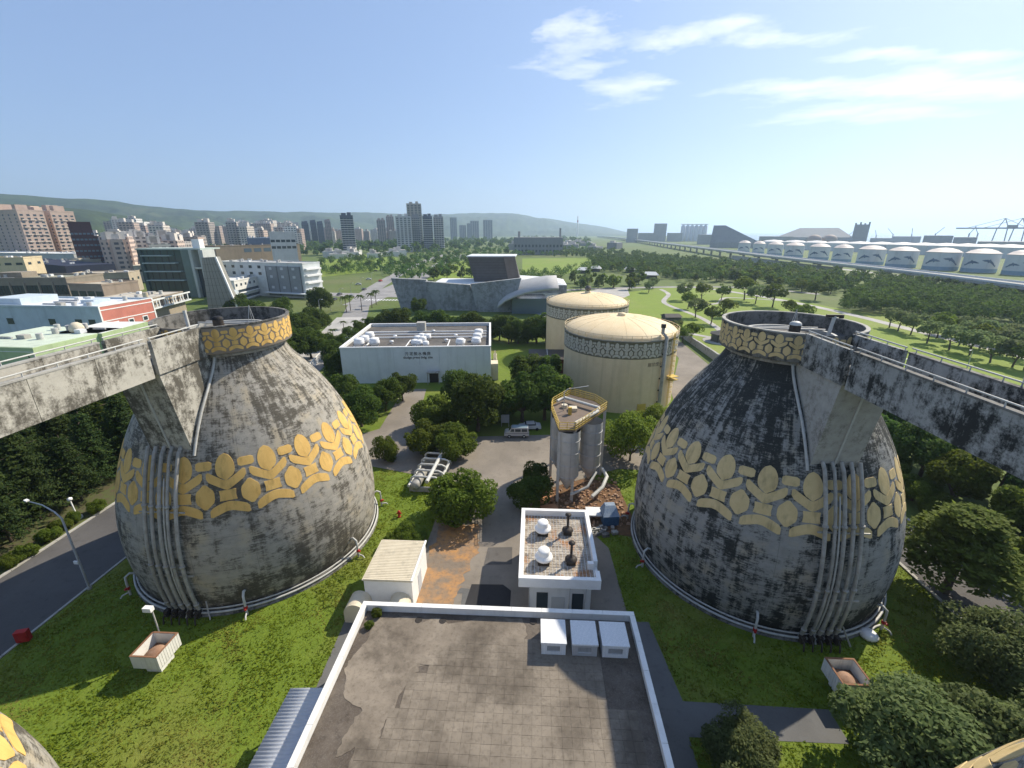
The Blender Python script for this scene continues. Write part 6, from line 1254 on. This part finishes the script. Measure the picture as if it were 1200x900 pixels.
for k in range(n_):
    p0, p1 = a.lerp(c, k/n_), a.lerp(c, (k+1)/n_); up3 = Vector((0, 0, 2.2)); MB().bar(p0, p0 + up3, .18).build('post', WHITE_C, o); MB().bar(p0, p1 + up3, .12).build('brace', WHITE_C, o); MB().bar(p1, p0 + up3, .12).build('brace', WHITE_C, o)
MB().bar(a + Vector((0,0,2.25)), c + Vector((0,0,2.25)), .2).build('top_rail', WHITE_C, o)
for u, v, l in ((404,424,'left of two white gooseneck vents beside the machine hall'), (413,412,'right of two white gooseneck vents beside the machine hall'), (357,448,'grey gooseneck pipe behind the grey digester')):
    q = at(u, v); o = thing('gooseneck_vent', l, 'vent pipe', (q.x, q.y, 0), 0, 'gooseneck vents'); MB().tube([(0, 0, 0), (0, 0, 3.6), (-.3, 0, 4.3), (-.9, 0, 4.6), (-1.5, 0, 4.3), (-1.7, 0, 3.6)], .32, 10).build('pipe', WHITE_C, o); MB().cyl((0, 0, 0), .5, .2, 12).build('base', CONC, o)
cj = random.Random(3)
for k, (u, v) in enumerate(((398,346),(412,348),(420,334),(432,328),(446,330),(440,318),(455,312),(470,306),(427,340),(392,352),(462,309),(486,312))): q = at(u, v); car((q.x, q.y, Z4), cj.choice((1.5, -1.6, .2)), cj.choice(((.6,.6,.6),(.1,.1,.11),(.4,.05,.04),(.3,.32,.35))), 'small car driving on the avenue', 'cars on the avenue')
for k in range(9): q = at(376 + k*12, 372 - k*8); street_lamp((q.x, q.y, 0), 8, (1.5, 0, 0), 'slim street lamp along the avenue', 'avenue lamps')
# ------------------------------------------------------------------ the oil depot with dolphin murals
MUR = plain('mural_blue', (.045,.09,.17), (.07,.13,.22), .3, .6); TW = plain('depot_white', (.62,.63,.64), (.54,.56,.58), .12, .6, streak=True)
DOL = [(-1,.05),(-.8,.16),(-.45,.36),(-.1,.43),(-.02,.62),(.14,.42),(.45,.3),(.75,.05),(.92,-.02),(1.0,.12),(1.02,-.14),(.86,-.2),(.6,-.08),(.2,.06),(-.1,.1),(-.2,-.12),(-.3,.1),(-.7,.02)]
def oil_tank(u, wpx, label, row, deco=True):
    vb = np.interp(u, [860, 880, 960, 1060, 1100, 1160, 1200], [295.5, 297, 305, 314.5, 317, 320.5, 323.5]); q = at(u, vb); D0 = math.hypot(q.x, q.y)
    rr_ = D0*math.tan(abs(az_el(u + wpx/2, vb - 8)[0] - az_el(u - wpx/2, vb - 8)[0])/2)*.97; c = q*(1 + rr_/D0); o = thing('oil_tank', label, 'tank', (c.x, c.y, 0), 0, row); h = 17.0
    MB().lathe([(rr_, 0), (rr_, h)], 56).build('wall', TW, o); MB().lathe([(rr_ + .3, h - .1), (rr_ + .3, h + .2), (rr_*.97, h + .3), (rr_*.72, h + 2.4), (rr_*.35, h + 3.8), (0, h + 4.2)], 56).build('roof', plain('depot_roof_pale', (.60,.52,.46), (.52,.45,.40), .1, .6), o)
    if not deco: return
    fa = math.atan2(-c.y, -c.x); MB().lathe([(rr_ + .06, .2), (rr_ + .06, 3.6)], 40, a0=fa - 1.5, a1=fa + 1.5).build('mural_waves', pm((.22,.34,.46)), o)
    for s_, zc_, fl_, tl_ in ((-.5, 7.6, -1, .12), (.5, 8.6, 1, .38)):
        th = fa + s_; S = rr_*.46; P = lambda x, y, off: ((rr_ + off)*math.cos(th + x*S*fl_/rr_), (rr_ + off)*math.sin(th + x*S*fl_/rr_), zc_ + y*S*1.1 - tl_*x*S)
        xs_ = sorted(set(p_[0] for p_ in DOL)); mb = MB(); n_ = 26; rows = []
        for k in range(n_ + 1):
            x = -1 + 2.0*k/n_; ys = []
            for i in range(len(DOL)):
                (x1, y1), (x2, y2) = DOL[i], DOL[(i+1) % len(DOL)]
                if (x1 - x)*(x2 - x) <= 0 and x1 != x2: ys.append(y1 + (y2-y1)*(x-x1)/(x2-x1))
            ys = ys or [0]; rows.append((P(x, min(ys), .12), P(x, max(ys), .12)))
        mb.add([p_ for r_ in rows for p_ in r_], [(2*i, 2*i+2, 2*i+3, 2*i+1) for i in range(n_)]); mb.build('dolphin_mural', MUR, o)
for k, (u, w) in enumerate(((871,15),(888,15),(907,19),(929,24),(958,26),(985,25),(1018,35),(1054,39),(1100,46),(1145,46),(1192,44))):
    oil_tank(u, w, ('first','second','third','fourth','fifth','sixth','seventh','eighth','ninth','tenth','eleventh')[k] + ' white oil tank with dolphin murals, counted from the left of the row', 'oil tanks with dolphin murals')
for k in range(12):
    u = 905 + k*25; q = at(u, np.interp(u, [860, 1200], [289, 303])); o = thing('oil_tank', 'white oil tank in the rear row of the depot', 'tank', (q.x, q.y, 0), 0, 'rear oil tanks'); rr_ = 22; MB().lathe([(rr_, 0), (rr_, 15)], 32).build('wall', TW, o); MB().lathe([(rr_ + .3, 15), (rr_*.7, 17.5), (0, 19)], 32).build('roof', plain('depot_roof_white', (.66,.64,.62), None, .1, .6), o)
for u, v, l in ((952,283,'left of two round topped tanks behind the depot'), (970,283,'right of two round topped tanks behind the depot')): q = at(u, 291); o = thing('round_tank', l, 'tank', (q.x, q.y, 0), 0, 'round topped tanks'); rr_ = 15; MB().lathe([(rr_, 0), (rr_, 18)] + [(rr_*math.cos(a), 18 + rr_*.8*math.sin(a)) for a in np.linspace(.1, 1.57, 8)], 28).build('shell', plain('depot_brown', (.34,.26,.22), None, .1, .7), o); MB().lathe([(rr_ + .2, 17.6), (rr_ + .2, 18.4)], 28).build('rim', TW, o)
# elevated road on piers in front of the depot
vd = thing('elevated_road', 'long elevated concrete road running in front of the oil depot', 'viaduct'); lnv = [at(u, v, 9.3) for u, v in ((1330,350),(1200,333.5),(1100,321.5),(1060,317),(1000,310.5),(950,305),(900,299.5),(850,293.5),(800,287.5),(760,282.5),(725,278.5),(700,276.3))]
for p_ in lnv: p_.z = 0
for i in range(len(lnv)-1):
    a, c = lnv[i] + Vector((0,0,8.4)), lnv[i+1] + Vector((0,0,8.4)); t_ = (c - a).normalized(); nn = Vector((-t_.y, t_.x, 0)); MB().bar(a, c, 15, 1.6).build('deck', CONC, vd)
    for s_ in (-7.4, 7.4): MB().bar(a + nn*s_ + Vector((0,0,1.3)), c + nn*s_ + Vector((0,0,1.3)), .35, 1.0).build('barrier', WHITE_W, vd)
    m = max(2, int((c-a).length/42))
    for k in range(m): p_ = a.lerp(c, (k+.5)/m); MB().bx(p_.x - 1.2, p_.x + 1.2, p_.y - 1.2, p_.y + 1.2, 0, 6.4).build('pier', CONC, vd); MB().bx(p_.x - 6, p_.x + 6, p_.y - 1.1, p_.y + 1.1, 6.4, 7.59).build('pier_cap', CONC, vd)
strip('far_road', smooth_line([at(1240,347), at(1200,341), at(1100,328), at(1000,317), at(930,309)]), 9, Z3, PAVE)
w_ = thing('embankment_wall', 'long grey wall below the elevated road', 'wall'); 
for k in range(14): MB().bx(272, 273, 420 + k*16 + .1, 436 + k*16 - .1, 0, 5.5).build('wall_panel', CONC, w_)
# port buildings against the haze
HZ = 'port buildings on the horizon'
def port(label, px, dist, D, c_=(.32,.33,.34), **k): return block('port_building', label, px[0], px[1], None, D, pm(c_), pm((.3,.3,.3)), HZ, None, 0, (), 'building', dist)
for l, px, d_, D in (('dark blocky plant left on the right horizon', ((735,268),(748,268)), 1700, 40), ('boxy plant tower on the right horizon', ((767,262),(782,262)), 1900, 40), ('low dark sheds between the two plant blocks', ((748,273),(768,273)), 1800, 60), ('low shed right of the boxy plant tower', ((782,273),(800,273)), 1900, 60), ('wide low sheds left of the conveyor house', ((818,275),(838,275)), 1500, 60), ('low shed under the ridge roofed warehouse', ((890,277),(930,277)), 1400, 60), ('far low quay sheds left of the gantry cranes', ((1046,277),(1080,277)), 1900, 60), ('dark ship like building on the quay', ((1083,276),(1118,275.5)), 1250, 50), ('second storeyed quay building by the cranes', ((1118,278),(1146,278)), 1250, 50), ('long grey quay shed at the right edge', ((1146,283),(1210,284)), 1100, 60), ('low quay sheds behind the slab silo', ((1020,279),(1046,279)), 1700, 50)): port(l, px, d_, D)
for k in range(6): a_, e_ = az_el(801 + k*5.2, 264); q = Vector((math.sin(a_), math.cos(a_), 0))*2000; o = thing('cement_silo', 'pale cement silo in the hazy row on the right horizon', 'silo', q, 0, 'hazy cement silos'); hh = up_at(801 + k*5.2, 265, q); MB().lathe([(8, 0), (8, hh), (2, hh + 5), (0, hh + 5)], 18).build('barrel', TW, o); MB().bx(-9, 9, -2, 2, hh + 5, hh + 8).build('gallery', TW, o)
def hip(label, px, dist, D, hb, c_):                          # warehouse whose roof slopes up to a ridge
    (u0, v0), (u1, v1), (u2, _), (u3, _) = px; P = []
    for u, v in px: a_, e_ = az_el(u, v); P.append(Vector((math.sin(a_), math.cos(a_), 0))*dist)
    hr = up_at(u2, px[2][1], P[2]); o = thing('warehouse', label, 'warehouse', (0,0,0), 0, HZ); n_ = (P[1] - P[0]).normalized(); bk = Vector((-n_.y, n_.x, 0))*D
    hb_ = hb; MB().hull8([P[0], P[1], P[1] + bk, P[0] + bk], [v + Vector((0,0,hb_)) for v in (P[0], P[1], P[1] + bk, P[0] + bk)]).build('wall', pm(c_), o)
    MB().hull8([v + Vector((0,0,hb_ + .1)) for v in (P[0], P[1], P[1] + bk, P[0] + bk)], [P[2] + bk*.4 + Vector((0,0,hr)), P[3] + bk*.4 + Vector((0,0,hr)), P[3] + bk*.6 + Vector((0,0,hr)), P[2] + bk*.6 + Vector((0,0,hr))]).build('roof', pm(tuple(x*.85 for x in c_)), o)
hip('big ridge roofed warehouse in the middle of the port', ((910,278),(1000,278),(937,267),(984,267)), 1500, 120, 22, (.3,.31,.32))
hip('warehouse with a long sloping conveyor roof', ((832,285),(892,285),(836,264),(850,265)), 1200, 60, 12, (.27,.28,.29))
a_, _ = az_el(1008, 275); q = Vector((math.sin(a_), math.cos(a_), 0))*1500; o = thing('slab_silo', 'tall dark slab silo with a jagged top on the horizon', 'silo', q, -a_); hh = up_at(1010, 263, q); MB().bx(-16, 16, 0, 20, 0, hh).build('slab', pm((.24,.25,.26)), o)
for x, h_ in ((-14, 4), (-4, 6), (5, 3), (14, 6)): MB().bx(x - 2, x + 2, 5, 12, hh, hh + h_).build('roof_box', pm((.24,.25,.26)), o)
CR = pm((.33,.35,.40))
for k, (u, l) in enumerate(((1172,'left of two quay gantry cranes at the right edge'), (1192,'right of two quay gantry cranes at the right edge'))):
    a_, _ = az_el(u, 275); q = Vector((math.sin(a_), math.cos(a_), 0))*1250; hh = up_at(u, 268, q); o = thing('gantry_crane', l, 'crane', q, -a_, 'quay gantry cranes')
    for x in (-9, 9):
        for y in (-8, 8): MB().bar((x, y, 0), (x*.75, y*.6, hh), 1.6).build('leg', CR, o)
    MB().bar((-62, 0, hh + 1), (34, 0, hh + 1), 3.0, 2.4).build('boom', CR, o); MB().bar((-6, 0, hh), (0, 0, hh + 18), 1.4).build('mast', CR, o); MB().bar((8, 0, hh), (0, 0, hh + 18), 1.4).build('mast', CR, o); MB().bar((0, 0, hh + 18), (-45, 0, hh + 2), .7).build('stay', CR, o); MB().bar((0, 0, hh + 18), (30, 0, hh + 2), .7).build('stay', CR, o); MB().bar((-9, -8, hh*.45), (9, -8, hh*.45), 1.3).build('tie_beam', CR, o); MB().box((12, 0, hh + 4), (14, 7, 5)).build('machine_house', CR, o)
for k, (u, v) in enumerate(((995,272),(1028,272),(1048,270),(1070,270),(1098,269),(1138,268),(1148,268),(1010,273))): a_, _ = az_el(u, v); q = Vector((math.sin(a_), math.cos(a_), 0))*1800; hh = up_at(u, v, q); o = thing('harbour_crane', 'small slewing crane sticking up from the port haze', 'crane', q, k*1.3, 'small harbour cranes'); MB().bar((0, 0, 0), (0, 0, hh*.75), 2.2).build('tower', CR, o); MB().bar((0, 0, hh*.7), (16, 0, hh + 6), 1.2).build('jib', CR, o)
# ------------------------------------------------------------------ the air
hz = MB().bx(-20500, 20500, -20500, 20500, -3, 470).build('haze', None); hz['kind'] = 'stuff'
hm = bpy.data.materials.new('haze_air'); hm.use_nodes = True; hn = hm.node_tree.nodes; hl = hm.node_tree.links; hn.clear(); ho = hn.new('ShaderNodeOutputMaterial'); hv = hn.new('ShaderNodeVolumePrincipled')
hv.inputs['Color'].default_value = (.60, .78, 1.0, 1); hv.inputs['Density'].default_value = .00013; hv.inputs['Anisotropy'].default_value = .42
hl.new(hv.outputs[0], ho.inputs['Volume']); hz.data.materials.clear(); hz.data.materials.append(hm); hz['label'] = 'pale haze filling the air'; hz['category'] = 'haze'

# ------------------------------------------------------------------ things one can count from the left get their place in the label
ORD = 'first second third fourth fifth sixth seventh eighth ninth tenth eleventh twelfth thirteenth fourteenth fifteenth sixteenth seventeenth eighteenth nineteenth twentieth'.split() + ['twenty-' + w for w in 'first second third fourth fifth sixth seventh eighth ninth'.split()]
def screen_u(o): q = np.array(o.location) - _C; return q @ _rt / (q @ _fw)
for gname, phrase in {'broad trees behind the left bridge': 'dark broad tree behind the left bridge', 'palms by the avenue': 'slim palm beside the avenue crossing', 'short palms left of the hall': 'short palm left of the machine hall', 'tree row before the museum': 'round tree in the row before the museum', 'shrubs by the left kerb': 'small shrub between pines and left kerb', 'hazy cement silos': 'pale cement silo in the hazy row', 'small harbour cranes': 'small slewing crane over the port', 'white blocks below the foothill': 'white tower block under the green foothill', 'rear oil tanks': 'oil tank in the rear row of the depot', 'park edge trees': 'spreading tree along the park edge', 'bushes left of the machine hall': 'dense bush left of the machine hall', 'trees behind the grey digester': 'leafy tree behind the grey digester bowl', 'cars on the avenue': 'small car on the avenue', 'park trees': 'rounded tree on the park lawn', 'avenue lamps': 'slim street lamp along the avenue', 'bushes by the right road': 'low bush along the right road kerb', 'low sheds by the avenue': 'low white shed left of the avenue', 'mid town blocks': 'mid rise block left of the green glass block', 'tall trees along the right road': 'tall leafy tree beyond the right road', 'far town blocks by the navy tower': 'small reddish block around the navy tower', 'works beyond the meadow': 'low grey works building beyond the meadow'}.items():
    for k, o in enumerate(sorted((o for o in col.objects if o.get('group') == gname), key=screen_u)):
        if k < len(ORD): o['label'] = ORD[k] + ' ' + phrase + ', counted from the left'
